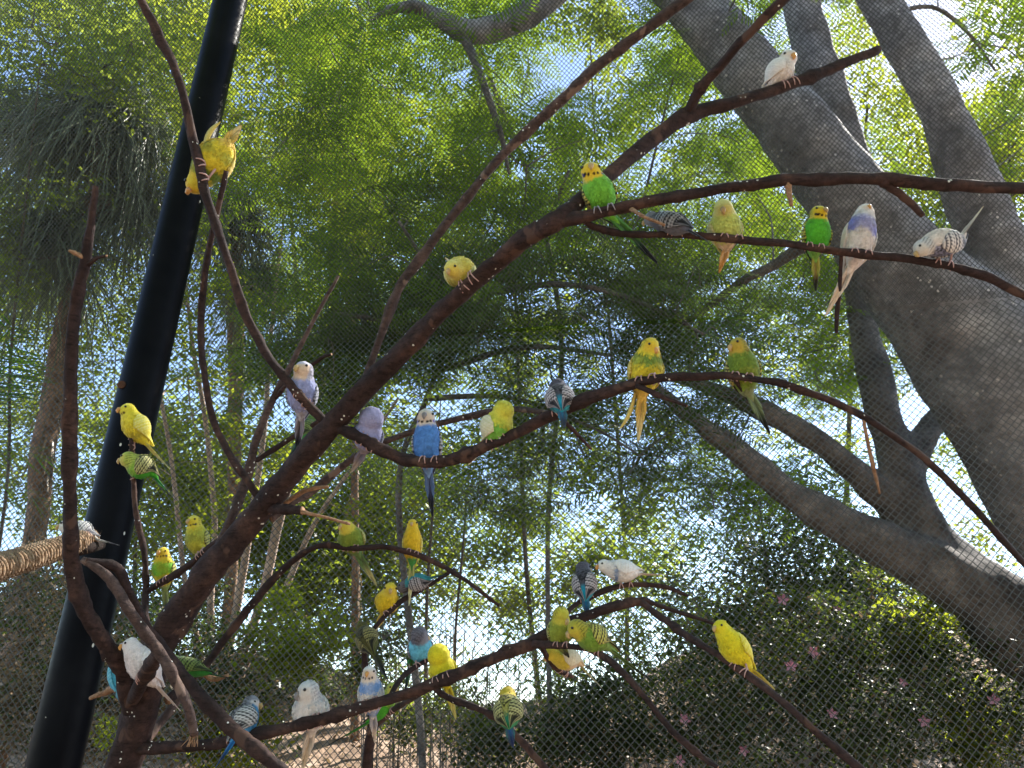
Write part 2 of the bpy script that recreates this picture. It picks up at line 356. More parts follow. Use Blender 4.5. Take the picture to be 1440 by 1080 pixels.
branch('mid', [(460, 594, 16, 1.4), (500, 612, 16, 1.38), (540, 635, 16, 1.37), (590, 650, 16, 1.36), (640, 645, 16, 1.35), (700, 620, 16, 1.33), (760, 592, 17, 1.31), (830, 560, 17, 1.27), (890, 540, 15, 1.23), (940, 531, 12, 1.2), (1020, 528, 10.5, 1.18), (1100, 540, 10, 1.17), (1170, 565, 10, 1.16), (1230, 595, 10, 1.16), (1300, 645, 9.5, 1.15), (1370, 715, 9, 1.14), (1460, 815, 9, 1.12)], perch, MP)
branch('mid_t1', [(895, 542, 8, 1.22), (930, 557, 7, 1.2), (966, 571, 4, 1.18)], perch, MP)
branch('mid_t2', [(785, 583, 7, 1.30), (808, 607, 5, 1.31), (832, 632, 4, 1.32)], perch, MP)
branch('mid_t3', [(1030, 530, 8, 1.18), (1050, 556, 7, 1.21), (1068, 580, 5, 1.24)], perch, MP)
branch('mid_t4', [(1214, 588, 5, 1.16), (1222, 630, 5, 1.17), (1229, 660, 5, 1.175), (1237, 694, 3, 1.18)], perch, MT)
branch('back', [(380, 730, 10, 1.47), (410, 708, 10, 1.5), (440, 690, 10, 1.53), (500, 642, 9, 1.53), (560, 614, 9, 1.52), (640, 590, 8, 1.48), (720, 575, 8, 1.4), (785, 584, 8, 1.3)], perch, MPP)
branch('back_t', [(400, 708, 7, 1.49), (430, 690, 6, 1.48), (462, 684, 4, 1.48)], perch, MT)
branch('u1', [(466, 605, 13, 1.4), (420, 555, 12, 1.4), (380, 505, 13, 1.41), (345, 440, 12, 1.42), (315, 350, 12, 1.43), (290, 275, 13, 1.44), (272, 195, 13, 1.45), (250, 110, 12, 1.45), (228, 60, 12, 1.45), (203, 10, 12, 1.45), (188, -25, 12, 1.45)], perch, MP)
branch('u2', [(366, 702, 11, 1.45), (330, 650, 10, 1.46), (300, 590, 9, 1.48), (285, 510, 9, 1.5), (283, 440, 9, 1.52), (290, 370, 9, 1.5), (305, 300, 8, 1.48), (318, 240, 6, 1.47)], perch, MP)
branch('u3', [(262, 862, 11, 1.55), (290, 800, 12, 1.56), (320, 740, 12, 1.58), (345, 680, 12, 1.6), (360, 620, 11, 1.6), (385, 560, 10, 1.6), (410, 512, 8, 1.6), (440, 452, 6, 1.6), (476, 388, 4, 1.6)], perch, MPP)
branch('u3t', [(386, 560, 6, 1.6), (410, 535, 6, 1.58), (450, 505, 5, 1.56), (466, 498, 4, 1.55)], perch, MP)
branch('u3b', [(350, 655, 7, 1.6), (400, 622, 7, 1.62), (440, 598, 6, 1.63), (470, 575, 5, 1.63)], perch, MP)
branch('c', [(385, 700, 10, 1.46), (340, 737, 9, 1.6), (300, 766, 9, 1.66), (265, 795, 9, 1.7), (235, 815, 9, 1.72), (206, 832, 8, 1.74)], perch, MP)
branch('v', [(215, 950, 11, 1.52), (203, 890, 10, 1.66), (205, 830, 9, 1.74), (202, 770, 8, 1.76), (191, 722, 7, 1.77), (188, 680, 7, 1.78), (186, 640, 6, 1.78), (184, 608, 5, 1.78)], perch, MP)
branch('left', [(190, 1000, 30, 1.49), (175, 945, 25, 1.47), (150, 908, 23, 1.44), (120, 860, 22, 1.41), (103, 800, 20, 1.39), (98, 720, 19, 1.37), (98, 620, 18, 1.36), (100, 520, 17, 1.35), (106, 430, 16, 1.34), (120, 370, 14, 1.33), (128, 310, 11, 1.33), (135, 262, 9, 1.33)], perch, MP)
branch('left_k1', [(122, 365, 7, 1.33), (108, 357, 6, 1.32), (97, 352, 4, 1.31)], perch, MT)
branch('left_k2', [(120, 375, 7, 1.33), (136, 363, 5, 1.32), (150, 360, 4, 1.31)], perch, MP)
branch('claw', [(190, 985, 12, 1.5), (165, 968, 10, 1.54), (145, 975, 8, 1.55), (126, 982, 5, 1.55)], perch, MT)
branch('link', [(226, 912, 17, 1.27), (212, 936, 18, 1.34), (198, 962, 19, 1.42), (182, 992, 22, 1.49)], perch, MP)
branch('low', [(180, 1052, 20, 1.5), (240, 1050, 17, 1.48), (300, 1047, 15, 1.46), (350, 1035, 16, 1.44), (420, 1020, 16, 1.42), (480, 1003, 15, 1.41), (540, 985, 15, 1.4), (600, 966, 16, 1.4), (650, 945, 17, 1.4), (700, 922, 17, 1.4), (745, 906, 17, 1.4), (790, 880, 15, 1.41), (840, 860, 14, 1.41), (880, 849, 13, 1.4), (908, 843, 10, 1.4)], perch, MP)
branch('low2', [(900, 845, 10, 1.4), (930, 868, 10, 1.36), (960, 890, 10, 1.32), (1000, 915, 10, 1.27), (1040, 941, 11, 1.23), (1100, 987, 11, 1.18), (1150, 1030, 11, 1.15), (1230, 1100, 12, 1.12)], perch, MP)
branch('low3', [(903, 843, 7, 1.4), (940, 856, 6, 1.42), (975, 867, 5, 1.43), (1012, 880, 4, 1.44)], perch, MP)
branch('low4', [(750, 906, 11, 1.39), (790, 908, 9, 1.36), (830, 914, 9, 1.33), (860, 932, 9, 1.3), (900, 972, 9, 1.27), (945, 1028, 9, 1.24), (985, 1062, 8, 1.22), (1010, 1080, 6, 1.2)], perch, MP)
branch('low5', [(760, 905, 7, 1.4), (770, 925, 7, 1.44), (788, 943, 8, 1.48), (806, 952, 5, 1.5)], perch, MP)
branch('lowtop', [(788, 876, 8, 1.41), (806, 853, 7, 1.48), (840, 835, 8, 1.5), (880, 823, 7, 1.5), (930, 824, 6, 1.5), (968, 838, 4, 1.5)], perch, MP)
branch('lowr', [(606, 962, 11, 1.4), (625, 978, 9, 1.4), (655, 990, 9, 1.39), (690, 1005, 9, 1.38), (730, 1040, 9, 1.36), (780, 1095, 10, 1.34)], perch, MP)
branch('lowk', [(545, 985, 8, 1.41), (560, 960, 7, 1.46), (578, 942, 7, 1.5), (605, 926, 6, 1.53)], perch, MP)
branch('lowm', [(518, 1030, 8, 1.58), (545, 1005, 8, 1.56), (575, 985, 7, 1.52), (612, 964, 6, 1.41)], perch, MPP)
branch('stem', [(513, 1110, 14, 1.62), (518, 1060, 13, 1.62), (522, 1010, 10, 1.61), (515, 950, 8, 1.6), (513, 910, 7, 1.6), (520, 893, 6, 1.6), (545, 862, 7, 1.62), (570, 842, 7, 1.64), (605, 822, 6, 1.66), (640, 800, 4, 1.68)], perch, MP)
branch('x', [(235, 985, 12, 1.52), (285, 940, 11, 1.62), (330, 880, 11, 1.65), (375, 825, 10, 1.66), (420, 782, 9, 1.66), (455, 767, 8, 1.65), (500, 771, 8, 1.63), (540, 769, 8, 1.63), (580, 778, 8, 1.63), (620, 795, 7, 1.62), (660, 820, 6, 1.6), (702, 852, 4, 1.58)], perch, MP)
branch('xk', [(282, 942, 9, 1.62), (300, 955, 7, 1.62), (320, 950, 5, 1.6)], perch, MT)
branch('stub', [(372, 712, 16, 1.45), (400, 716, 14, 1.42), (425, 718, 12, 1.4)], perch, MP)
branch('stubtwig', [(420, 719, 6, 1.4), (455, 727, 4, 1.4), (492, 737, 4, 1.42)], perch, MT)
branch('lowdiag', [(178, 1085, 15, 1.52), (215, 1030, 12, 1.6), (250, 985, 10, 1.65), (262, 968, 8, 1.66)], perch, MPP)

fk = P(122, 788, 1.18)
fork = empty('forked_branch', fk, 'peeling forked branch with cut end crossing in front of the white bird', 'branch')
branch('front1', [(116, 787, 10, 1.18), (150, 810, 13, 1.18), (180, 855, 14, 1.18), (215, 905, 15, 1.19), (243, 948, 13, 1.19), (262, 990, 13, 1.19), (274, 1034, 11, 1.19)], fork, MPP)
branch('front2', [(120, 788, 11, 1.18), (165, 800, 13, 1.2), (185, 840, 13, 1.22), (207, 885, 15, 1.24), (232, 918, 17, 1.25), (265, 960, 17, 1.24), (305, 1005, 18, 1.22), (350, 1045, 18, 1.2), (410, 1095, 19, 1.18)], fork, MP)
# frayed fibres at the hanging end
mbV = []; mbF = []
tip = np.array(P(273, 1032, 1.19))
for k in range(14):
    d = np.array([random.uniform(-.5, .5), random.uniform(-.3, .3), -1]); a = tip + np.array([random.uniform(-.005, .005), 0, 0])
    V, Fq, cp = tube([a, a + d*.008, a + d*.018 + np.array([random.uniform(-.005, .005), 0, 0])], [.0011, .0009, .0004], 5)
    o = len(mbV) and sum(len(x) for x in mbV); mbF += [tuple(i + o for i in f) for f in Fq]; mbV.append(V)
obj('frayed_fibres', mesh_from('frayed_fibres', np.vstack(mbV) - np.array(fk), mbF, True, [MT]), fork)

# coir-wrapped log running from the left into the post
cl = catmull([(-90, 826, 40, 1.36), (-20, 803, 36, 1.5), (45, 783, 32, 1.65), (92, 768, 28, 1.78), (126, 757, 24, 1.90)], 14)
CC = Pn(cl[:, 0], cl[:, 1], cl[:, 3]); CR = cl[:, 2] / 2 * cl[:, 3] / FPX
BR['log'] = (cl, CC, CR)
log = empty('coir_log', CC[0], 'fibrous coir-wrapped perch log butting into the black post', 'perch log')
V, Fq, cp = tube(CC, CR * .93, 16, .04, 3)
obj('core', mesh_from('log_core', V - CC[0], Fq, True, [M['coir']]), log)
# wound coir strands
T = np.gradient(CC, axis=0); Ls = np.concatenate([[0], np.cumsum(np.linalg.norm(np.diff(CC, axis=0), axis=1))])
def along(C, L, s): return np.stack([np.interp(s, L, C[:, k]) for k in range(3)], -1)
strV = []; strF = []; off = 0
s = np.linspace(0, Ls[-1], 900); cc = along(CC, Ls, s); rr = np.interp(s, Ls, CR)
ax = (CC[-1] - CC[0]); ax /= np.linalg.norm(ax); e1 = np.cross(ax, [0, 0, 1]); e1 /= np.linalg.norm(e1); e2 = np.cross(ax, e1)
ph = s / .011 * 2 * np.pi
V, Fq, cp = tube(cc + (np.cos(ph)*rr)[:, None]*e1 + (np.sin(ph)*rr)[:, None]*e2, np.full(len(s), .0042), 6, .2, 9)
obj('winding', mesh_from('log_winding', V - CC[0], Fq, True, [M['coir']]), log)
n = 520; s = RNG.uniform(0, Ls[-1], n); cc = along(CC, Ls, s); rr = np.interp(s, Ls, CR); a = RNG.uniform(0, 6.28, n)
rad = np.cos(a)[:, None]*e1 + np.sin(a)[:, None]*e2; tn = -np.sin(a)[:, None]*e1 + np.cos(a)[:, None]*e2
b0 = cc + rad*(rr*1.02)[:, None]; ln = RNG.uniform(.008, .022, n)[:, None]
d = rad*RNG.uniform(.2, .9, n)[:, None] + tn*RNG.normal(0, .7, n)[:, None] + ax*RNG.normal(0, .7, n)[:, None]
b1 = b0 + d*ln; w_ = ax * .0007
V = np.stack([b0 - w_, b0 + w_, b1 + w_*.3, b1 - w_*.3], 1); Fq = np.arange(n*4).reshape(n, 4)
obj('loose_fibres', mesh_from('loose_fibres', V - CC[0], Fq, False, [M['coir']]), log, kind='stuff')
bk = P(128, 770, 1.84)
V, Fq, cp = tube([P(108, 776, 1.82), P(128, 770, 1.86), P(142, 766, 1.93)], [.012, .013, .012], 10, .1)
obj('bracket', mesh_from('log_bracket', V - CC[0], Fq, True, [bark_mat('rusty_bracket', (.015, .01, .008), (.03, .017, .013), (.05, .028, .02), 40)]), log)

# ------------------------------------------------------------------ trees and plants behind the fence
def leaves_mesh(name, cen, size, flat, material, aspect=.5, droop=0.0, origin=(0, 0, 0)):
    """one small pointed blade per centre"""
    n = len(cen); a = RNG.uniform(0, 2*np.pi, n); tilt = RNG.normal(0, 1 - flat, n)
    d = np.stack([np.cos(a), np.sin(a), tilt*.8 - droop], -1); d /= np.linalg.norm(d, axis=1)[:, None]
    up = np.stack([RNG.normal(0, 1 - flat, n)*.9, RNG.normal(0, 1 - flat, n)*.9, np.ones(n)], -1)
    sd = np.cross(d, up); sd /= np.linalg.norm(sd, axis=1)[:, None] + 1e-9
    sz = (size*RNG.uniform(.6, 1.35, n))[:, None] if np.isscalar(size) else size[:, None]
    V = np.stack([cen - d*sz*.5, cen - d*sz*.05 + sd*sz*aspect*.5, cen + d*sz*.5, cen - d*sz*.05 - sd*sz*aspect*.5], 1)
    return mesh_from(name, V - np.array(origin), np.arange(n*4).reshape(n, 4), False, [material])
def clump_leaves(C, Rc, n_each, flat=.5):
    n = len(C)*n_each; c = np.repeat(C, n_each, 0); r = np.repeat(Rc, n_each)[:, None]
    g = RNG.normal(0, 1, (n, 3)); g /= np.linalg.norm(g, axis=1)[:, None]
    rad = RNG.uniform(0, 1, (n, 1))**.5
    return c + g*rad*r*np.array([1, 1, .62 if flat > .4 else .85])
def fronds(name, O, D, L, npair, wl, ww, material, droop=.25, origin=(0, 0, 0), lift=None):
    """feather-shaped leaves: thin leaflets in pairs along a drooping midrib (arrays of origins, directions, lengths)"""
    n = len(O); D = D/np.linalg.norm(D, axis=1)[:, None]; z = np.array([0, 0, 1.])
    sd = np.cross(D, z + RNG.normal(0, .35, (n, 3))); sd /= np.linalg.norm(sd, axis=1)[:, None] + 1e-9
    t = np.linspace(.12, 1, npair)
    mid = O[:, None] + D[:, None]*(t[None, :, None]*L[:, None, None]) - z*(droop*t**2)[None, :, None]*L[:, None, None]
    tan = D[:, None] - z*(2*droop*t)[None, :, None]; tan = tan/np.linalg.norm(tan, axis=2)[..., None]
    prof = np.sin(np.pi*np.clip(.18 + t*.78, 0, 1))**.7
    out = []
    for s in (1, -1):
        dr = sd[:, None]*s*.85 + tan*.5 - z*.12 + RNG.normal(0, .10, (n, npair, 3)); dr /= np.linalg.norm(dr, axis=2)[..., None]
        ln = (wl*prof)[None, :, None]*L[:, None, None]*RNG.uniform(.8, 1.15, (n, npair, 1))
        w = tan*(ww*L[:, None, None])
        out.append(np.stack([mid, mid + dr*ln*.5 + w, mid + dr*ln, mid + dr*ln*.5 - w], 2))
    V = np.concatenate(out, 1).reshape(-1, 3)
    # midribs as thin slivers
    tip = mid[:, -1]; mm = mid[:, npair//2]; w = sd*(.007*L)[:, None]
    Vr = np.stack([O - w, O + w, mm + w, mm - w, mm - w, mm + w, tip + w*.3, tip - w*.3], 1).reshape(-1, 3)
    V = np.vstack([V, Vr])
    return mesh_from(name, V - np.array(origin), np.arange(len(V)).reshape(-1, 4), False, [material])
def limb_px(pts, n_per=6):
    c = catmull(pts, n_per); return Pn(c[:, 0], c[:, 1], c[:, 3]), np.maximum(c[:, 2], 1)/2*c[:, 3]/FPX
def limb(e, name, pts, material, rough=.05, ns=16, seed=1, world=False, n_per=6):
    if world:
        c = catmull(pts, n_per); C, R_ = c[:, :3], c[:, 3]
    else: C, R_ = limb_px(pts, n_per)
    rs = np.random.default_rng(seed); L = len(C)
    wob = rs.normal(0, 1, (L, 3)); wob = (wob + np.roll(wob, 1, 0) + np.roll(wob, -1, 0))/3; wob[0] = 0
    C = C + wob*(R_*.08)[:, None]
    V, Fq, cp = tube(C, R_, ns, rough, seed)
    obj(name, mesh_from('limb', V - np.array(e.location), Fq, True, [material]), e)
    return C, R_
def limb_union(e, name, tubes, material, voxel, swell=.03):
    V = []; F = []; off = 0
    for v, f, _ in tubes: V.append(v); F += [tuple(i + off for i in q) for q in f]; off += len(v)
    me0 = mesh_from('tmp', np.vstack(V) - np.array(e.location), F, True); ob0 = bpy.data.objects.new('tmp', me0); COL.objects.link(ob0)
    rm = ob0.modifiers.new('r', 'REMESH'); rm.mode = 'VOXEL'; rm.voxel_size = voxel; rm.use_smooth_shade = True
    sm = ob0.modifiers.new('s', 'SMOOTH'); sm.factor = .5; sm.iterations = 9
    me = bpy.data.meshes.new_from_object(ob0.evaluated_get(bpy.context.evaluated_depsgraph_get())); bpy.data.objects.remove(ob0)
    n = len(me.vertices); X = np.empty(n*3, np.float32); me.vertices.foreach_get('co', X); X = X.reshape(-1, 3)
    N = np.empty(n*3, np.float32); me.vertices.foreach_get('normal', N); N = N.reshape(-1, 3)
    h = np.array([mnoise.noise(Vector((q[0]*3.1, q[1]*3.1, q[2]*2.2))) + .5*mnoise.noise(Vector((q[0]*9, q[1]*9, q[2]*7))) for q in X])
    X = X + N*(h*swell)[:, None]; me.vertices.foreach_set('co', X.astype(np.float32).ravel()); me.update()
    me.materials.clear(); me.materials.append(material); obj(name, me, e)
def limb_tube(pts, rough, ns, seed, world=False, n_per=6):
    if world: c = catmull(pts, n_per); C, R_ = c[:, :3], c[:, 3]
    else: C, R_ = limb_px(pts, n_per)
    return (C, R_), tube(C, R_, ns, rough, seed)
HOLES = [(835, 105, 90, 60), (895, 165, 65, 45), (740, 120, 55, 45), (1010, 140, 25, 30), (690, 230, 40, 30), (560, 90, 35, 30), (640, 600, 55, 26), (790, 520, 45, 32), (850, 735, 32, 24), (920, 860, 32, 26), (500, 140, 24, 22), (75, 95, 30, 30), (225, 330, 26, 40), (1340, 90, 30, 25), (1010, 400, 28, 22), (110, 640, 36, 22)]
FLECKS = [(np.array(P(x, y, d)), r) for x, y, d, r in [(190, 900, 1.3, .55), (60, 780, 1.7, .4), (1400, 840, 4.8, .8), (1350, 200, 4.5, .3), (1420, 420, 4.3, .4), (540, 1000, 7.5, 1.7), (340, 880, 7.0, 1.1), (480, 960, 6.5, .6), (1180, 260, 4.4, .6), (380, 700, 6.8, .6), (640, 380, 1.3, .25), (1330, 880, 5.2, .35), (60, 640, 6.0, .5)]]
def shade_ok(C):
    """leave gaps in the canopy where the sun gets through"""
    k = np.ones(len(C), bool); sd = np.array(SUN)
    for q, r in FLECKS:
        v = C - q; t = v @ sd; k &= ~((np.linalg.norm(v - t[:, None]*sd, axis=1) < r) & (t > .3))
    return C[k]
def sample_px(regs, keep=.12):
    """clump centres from (cx, cy, rx, ry, depth0, depth1, count) ellipses of the photograph"""
    out = []
    for cx, cy, rx, ry, d0, d1, n in regs:
        k = 0
        while k < n:
            x, y = random.uniform(-1, 1), random.uniform(-1, 1)
            if x*x + y*y > 1: continue
            px, py = cx + x*rx, cy + y*ry; k += 1
            if any(((px - a)/c)**2 + ((py - b)/d)**2 < 1 for a, b, c, d in HOLES) and random.random() > keep: continue
            out.append(P(px, py, random.uniform(d0, d1)))
    return shade_ok(np.array([tuple(v) for v in out]).reshape(-1, 3))
def twigs_to(e, name, targets, limbs, material, r0=.012, frac=1.0, seed=3):
    """thin curved twigs from the nearest limb out to the leaf clumps"""
    rs = np.random.default_rng(seed); allC = np.vstack([c for c, _ in limbs]); mb = []; mf = []; off = 0
    nodes = allC.copy()
    order = np.argsort([np.min(np.linalg.norm(allC - t, axis=1)) for t in targets])
    for k in order:
        if rs.random() > frac: continue
        t = targets[k]; dd = np.linalg.norm(nodes - t, axis=1) + rs.uniform(0, .15, len(nodes)); a = nodes[int(np.argmin(dd))]; L = np.linalg.norm(t - a)
        if L < .05: continue
        m = (a + t)/2 + rs.normal(0, .09, 3)*L + np.array([0, 0, .10*L])
        C = catmull(np.array([a, m, t]), 4); rr = np.linspace(min(r0, .004 + .007*L), .0025, len(C))
        V, Fq, cp = tube(C, rr, 3, 0, 0, False); mb.append(V); mf += [tuple(i + off for i in f) for f in Fq]; off += len(V)
        nodes = np.vstack([nodes, C[2::3]])
    if mb: obj(name, mesh_from('twigs', np.vstack(mb) - np.array(e.location), mf, True, [material]), e, kind='stuff')
def frond_crown(e, regs, limbs, per, L0, material, barkm, npair=13, wl=.30, ww=.022, droop=.22, extra=None, twigfrac=.8, keep=.12, tilt=.15):
    C = sample_px(regs, keep)
    if extra is not None: C = np.vstack([C, extra])
    n = len(C)*per; O = np.repeat(C, per, 0) + RNG.normal(0, .07, (n, 3))
    a = RNG.uniform(0, 6.283, n); D = np.stack([np.cos(a), np.sin(a), RNG.normal(tilt, .28, n)], -1)
    L = L0*RNG.uniform(.65, 1.25, n)
    obj('crown', fronds('crown', O, D, L, npair, wl, ww, material, droop, e.location), e)
    twigs_to(e, 'twigs', C, limbs, barkm, frac=twigfrac)
def leaf_crown(e, regs, limbs, rc, n_each, size, material, barkm, flat=.5, aspect=.5, droop=.2, twigfrac=.6, extra=None, keep=.12, name='crown'):
    C = sample_px(regs, keep)
    if extra is not None: C = np.vstack([C, extra])
    Rc = rc*RNG.uniform(.6, 1.4, len(C))
    obj(name, leaves_mesh('crown', clump_leaves(C, Rc, n_each, flat), size, flat, material, aspect, droop, e.location), e)
    twigs_to(e, 'twigs', C, limbs, barkm, frac=twigfrac)

# --- big smooth grey tree on the right
gb = M['greybark']
eA = empty('shade_tree', (4.2, 4.9, float(ground_z(4.2, 4.9)) - .1), 'massive smooth grey tree with leaning forked trunk and feathery leaves', 'tree')
LA = []
trA = [(*eA.location, .55)] + [(*P(x, y, d), w/2*d/FPX) for x, y, w, d in [(1590, 800, 250, 4.35), (1500, 660, 235, 4.3), (1395, 520, 190, 4.3), (1295, 405, 152, 4.35), (1205, 295, 118, 4.4), (1112, 170, 98, 4.5), (1030, 75, 84, 4.6), (955, -15, 76, 4.7), (860, -110, 60, 4.9)]]
TA = []
for q in [limb_tube(trA, .03, 24, 3, True, 10)
          , limb_tube([(1560, 760, 110, 4.36), (1490, 600, 104, 4.38), (1440, 460, 98, 4.4), (1398, 350, 86, 4.45), (1365, 260, 76, 4.5), (1335, 180, 68, 4.55), (1290, 90, 60, 4.6), (1235, 0, 52, 4.7), (1180, -90, 44, 4.8)], .04, 22, 4)
          , limb_tube([(1200, 260, 66, 4.6), (1165, 150, 62, 4.75), (1140, 60, 56, 4.9), (1122, -20, 52, 5.0), (1100, -110, 44, 5.2)], .04, 18, 5)
          , limb_tube([(900, -75, 46, 4.85), (810, -35, 44, 4.7), (745, 18, 42, 4.6), (695, 40, 37, 4.55), (652, 46, 33, 4.5), (612, 22, 26, 4.5), (582, 9, 23, 4.5), (545, 14, 17, 4.5), (512, 38, 10, 4.5), (488, 66, 6, 4.5)], .06, 14, 6)]:
    LA.append(q[0]); TA.append(q[1])
limb_union(eA, 'trunk', TA, gb, .036, .022)
LA.append(limb(eA, 'limb', [(650, 46, 15, 4.5), (672, 95, 12, 4.4), (688, 140, 11, 4.35), (705, 190, 8, 4.3), (716, 245, 4, 4.3)], M['roughbark'], .08, 8, 7))
LA.append(limb(eA, 'limb', [(1130, 345, 20, 4.6), (1080, 378, 14, 4.8), (1040, 398, 12, 4.9), (985, 440, 9, 5.0), (930, 470, 6, 5.1)], M['roughbark'], .08, 8, 8))
LA.append(limb(eA, 'limb', [(1250, 20, 8, 4.75), (1310, 10, 6, 4.9), (1360, 45, 5, 5.0), (1400, 100, 3, 5.1)], M['roughbark'], .08, 8, 9))
over = np.array([[random.uniform(-2.5, 6.5), random.uniform(1.5, 8.0), random.uniform(5.4, 7.4)] for _ in range(70)])
added_shade = shade_ok(np.vstack([np.array([[random.uniform(-5, 6), random.uniform(-6, 1.5), random.uniform(4.6, 6.6)] for _ in range(300)], dtype=float), np.array([[random.uniform(-7, 7), random.uniform(-7, -3.5), random.uniform(.4, 5)] for _ in range(330)])]))  # unseen leaf clumps above and behind the camera, added to cut sky fill
over = shade_ok(over)
frond_crown(eA, [(1310, 130, 180, 190, 4.9, 7.5, 46), (1130, 330, 190, 140, 5.2, 8, 34), (1060, 60, 140, 120, 5.2, 7.5, 24), (1400, 480, 110, 130, 5.2, 7, 14), (640, 110, 250, 140, 4.4, 6.5, 60), (880, 250, 220, 160, 4.6, 7, 46), (1200, 420, 120, 120, 5.4, 7.5, 20)], LA, 9, .36, M['frond'], gb, npair=15, wl=.26, ww=.020, extra=over)
n = len(added_shade)*4; a_ = RNG.uniform(0, 6.283, n)
obj('crown', fronds('crown', np.repeat(added_shade, 4, 0) + RNG.normal(0, .12, (n, 3)), np.stack([np.cos(a_), np.sin(a_), RNG.normal(.1, .3, n)], -1), RNG.uniform(.5, .95, n), 8, .30, .045, M['frond'], .2, eA.location), eA)  # coarse foliage for the added light-blocking clumps, separate from the tree's visible crown
# --- layered dark feathery boughs hanging in the middle
eC = empty('acacia_tree', (-.6, 5.4, float(ground_z(-.6, 5.4)) - .1), 'slender tree with flat dark blue-green fern-like boughs in mid picture', 'tree')
LC = [limb(eC, 'trunk', [(*eC.location, .026), (-.55, 5.3, 1.5, .024), (*P(560, 700, 4.9), .02), (*P(600, 560, 4.8), .018), (*P(640, 470, 4.7), .018), (*P(700, 400, 4.7), .02), (*P(760, 330, 4.7), .014), (*P(800, 240, 4.7), .01)], M['roughbark'], .08, 10, 11, True)]
for i, q in enumerate([[(640, 470, 12, 4.7), (540, 450, 9, 4.3), (470, 440, 5, 4.1)], [(690, 410, 11, 4.7), (800, 400, 9, 4.4), (900, 425, 7, 4.2), (990, 470, 4, 4.1)], [(620, 520, 10, 4.75), (740, 488, 8, 4.5), (860, 500, 5, 4.3)], [(660, 445, 10, 4.7), (600, 370, 7, 4.4), (560, 310, 4, 4.3)], [(600, 560, 9, 4.8), (720, 560, 7, 4.7), (830, 600, 5, 4.5), (900, 640, 3, 4.4)]]):
    LC.append(limb(eC, 'limb', q, M['roughbark'], .1, 7, 20 + i))
frond_crown(eC, [(560, 440, 190, 70, 3.9, 5.2, 34), (850, 420, 190, 110, 4.0, 5.4, 40), (760, 640, 200, 90, 4.4, 5.6, 34), (950, 500, 100, 120, 4.2, 5.2, 24), (440, 500, 90, 60, 4.0, 5.0, 8), (640, 330, 160, 80, 4.6, 6, 20)], LC, 7, .40, M['fronddark'], M['roughbark'], npair=16, wl=.26, ww=.015, droop=.12, tilt=.0)
eD = empty('fern_tree', (.3, 6.3, float(ground_z(.3, 6.3)) - .1), 'tree with broad bright fern-like sprays high over the middle branches', 'tree')
LD = [limb(eD, 'trunk', [(*eD.location, .02), (*P(770, 760, 5.6), .018), (*P(790, 500, 5.4), .017), (*P(760, 300, 5.3), .016), (*P(700, 140, 5.2), .018), (*P(660, 20, 5.2), .01)], M['roughbark'], .08, 10, 71, True)]
frond_crown(eD, [(600, 200, 190, 120, 4.2, 5.6, 18), (820, 310, 150, 80, 4.2, 5.4, 12), (420, 330, 130, 120, 4.4, 5.6, 12), (560, 470, 170, 90, 4.2, 5.2, 16), (800, 640, 170, 80, 4.4, 5.4, 12), (960, 130, 110, 110, 4.6, 5.6, 12)], LD, 7, .52, M['frond'], M['roughbark'], npair=22, wl=.24, ww=.011, droop=.18, tilt=.02)
# --- rough-barked tree lower right
eB = empty('leaning_tree', (3.6, 5.9, float(ground_z(3.6, 5.9)) - .1), 'dark rough-barked tree with a low limb reaching left under the grey trunk', 'tree')
LB = []; TB = []
for q in [limb_tube([(*eB.location, .36)] + [(*P(x, y, d), w/2*d/FPX) for x, y, w, d in [(1560, 985, 140, 5.0), (1440, 890, 122, 4.9), (1375, 832, 98, 4.85), (1290, 790, 74, 4.8), (1210, 750, 60, 4.75), (1120, 700, 46, 4.7), (1050, 645, 39, 4.6), (990, 600, 33, 4.5), (945, 566, 22, 4.45), (900, 520, 12, 4.4)]], .05, 20, 13, True, 8)
          , limb_tube([(1360, 830, 96, 4.95), (1290, 745, 82, 5.0), (1264, 660, 58, 5.05), (1240, 570, 50, 5.1), (1218, 480, 42, 5.2), (1204, 400, 34, 5.3), (1190, 300, 26, 5.5)], .06, 16, 14)
          , limb_tube([(1285, 735, 54, 5.0), (1190, 652, 38, 5.0), (1120, 602, 34, 5.0), (1060, 572, 30, 5.0), (1000, 547, 24, 5.0), (940, 528, 16, 5.0)], .06, 14, 15)
          , limb_tube([(1265, 690, 46, 5.05), (1300, 615, 38, 5.1), (1345, 562, 34, 5.1), (1420, 500, 26, 5.1), (1500, 440, 18, 5.2)], .06, 14, 16)]:
    LB.append(q[0]); TB.append(q[1])
limb_union(eB, 'trunk', TB, M['roughbark'], .028, .02)
frond_crown(eB, [(1100, 470, 170, 110, 5.2, 7.5, 34), (1060, 650, 130, 80, 5.0, 6.5, 18), (1320, 690, 70, 80, 5.4, 6.8, 10), (980, 740, 120, 90, 5.0, 6.5, 14)], LB, 9, .32, M['frond'], M['roughbark'], npair=13, wl=.27, ww=.022)
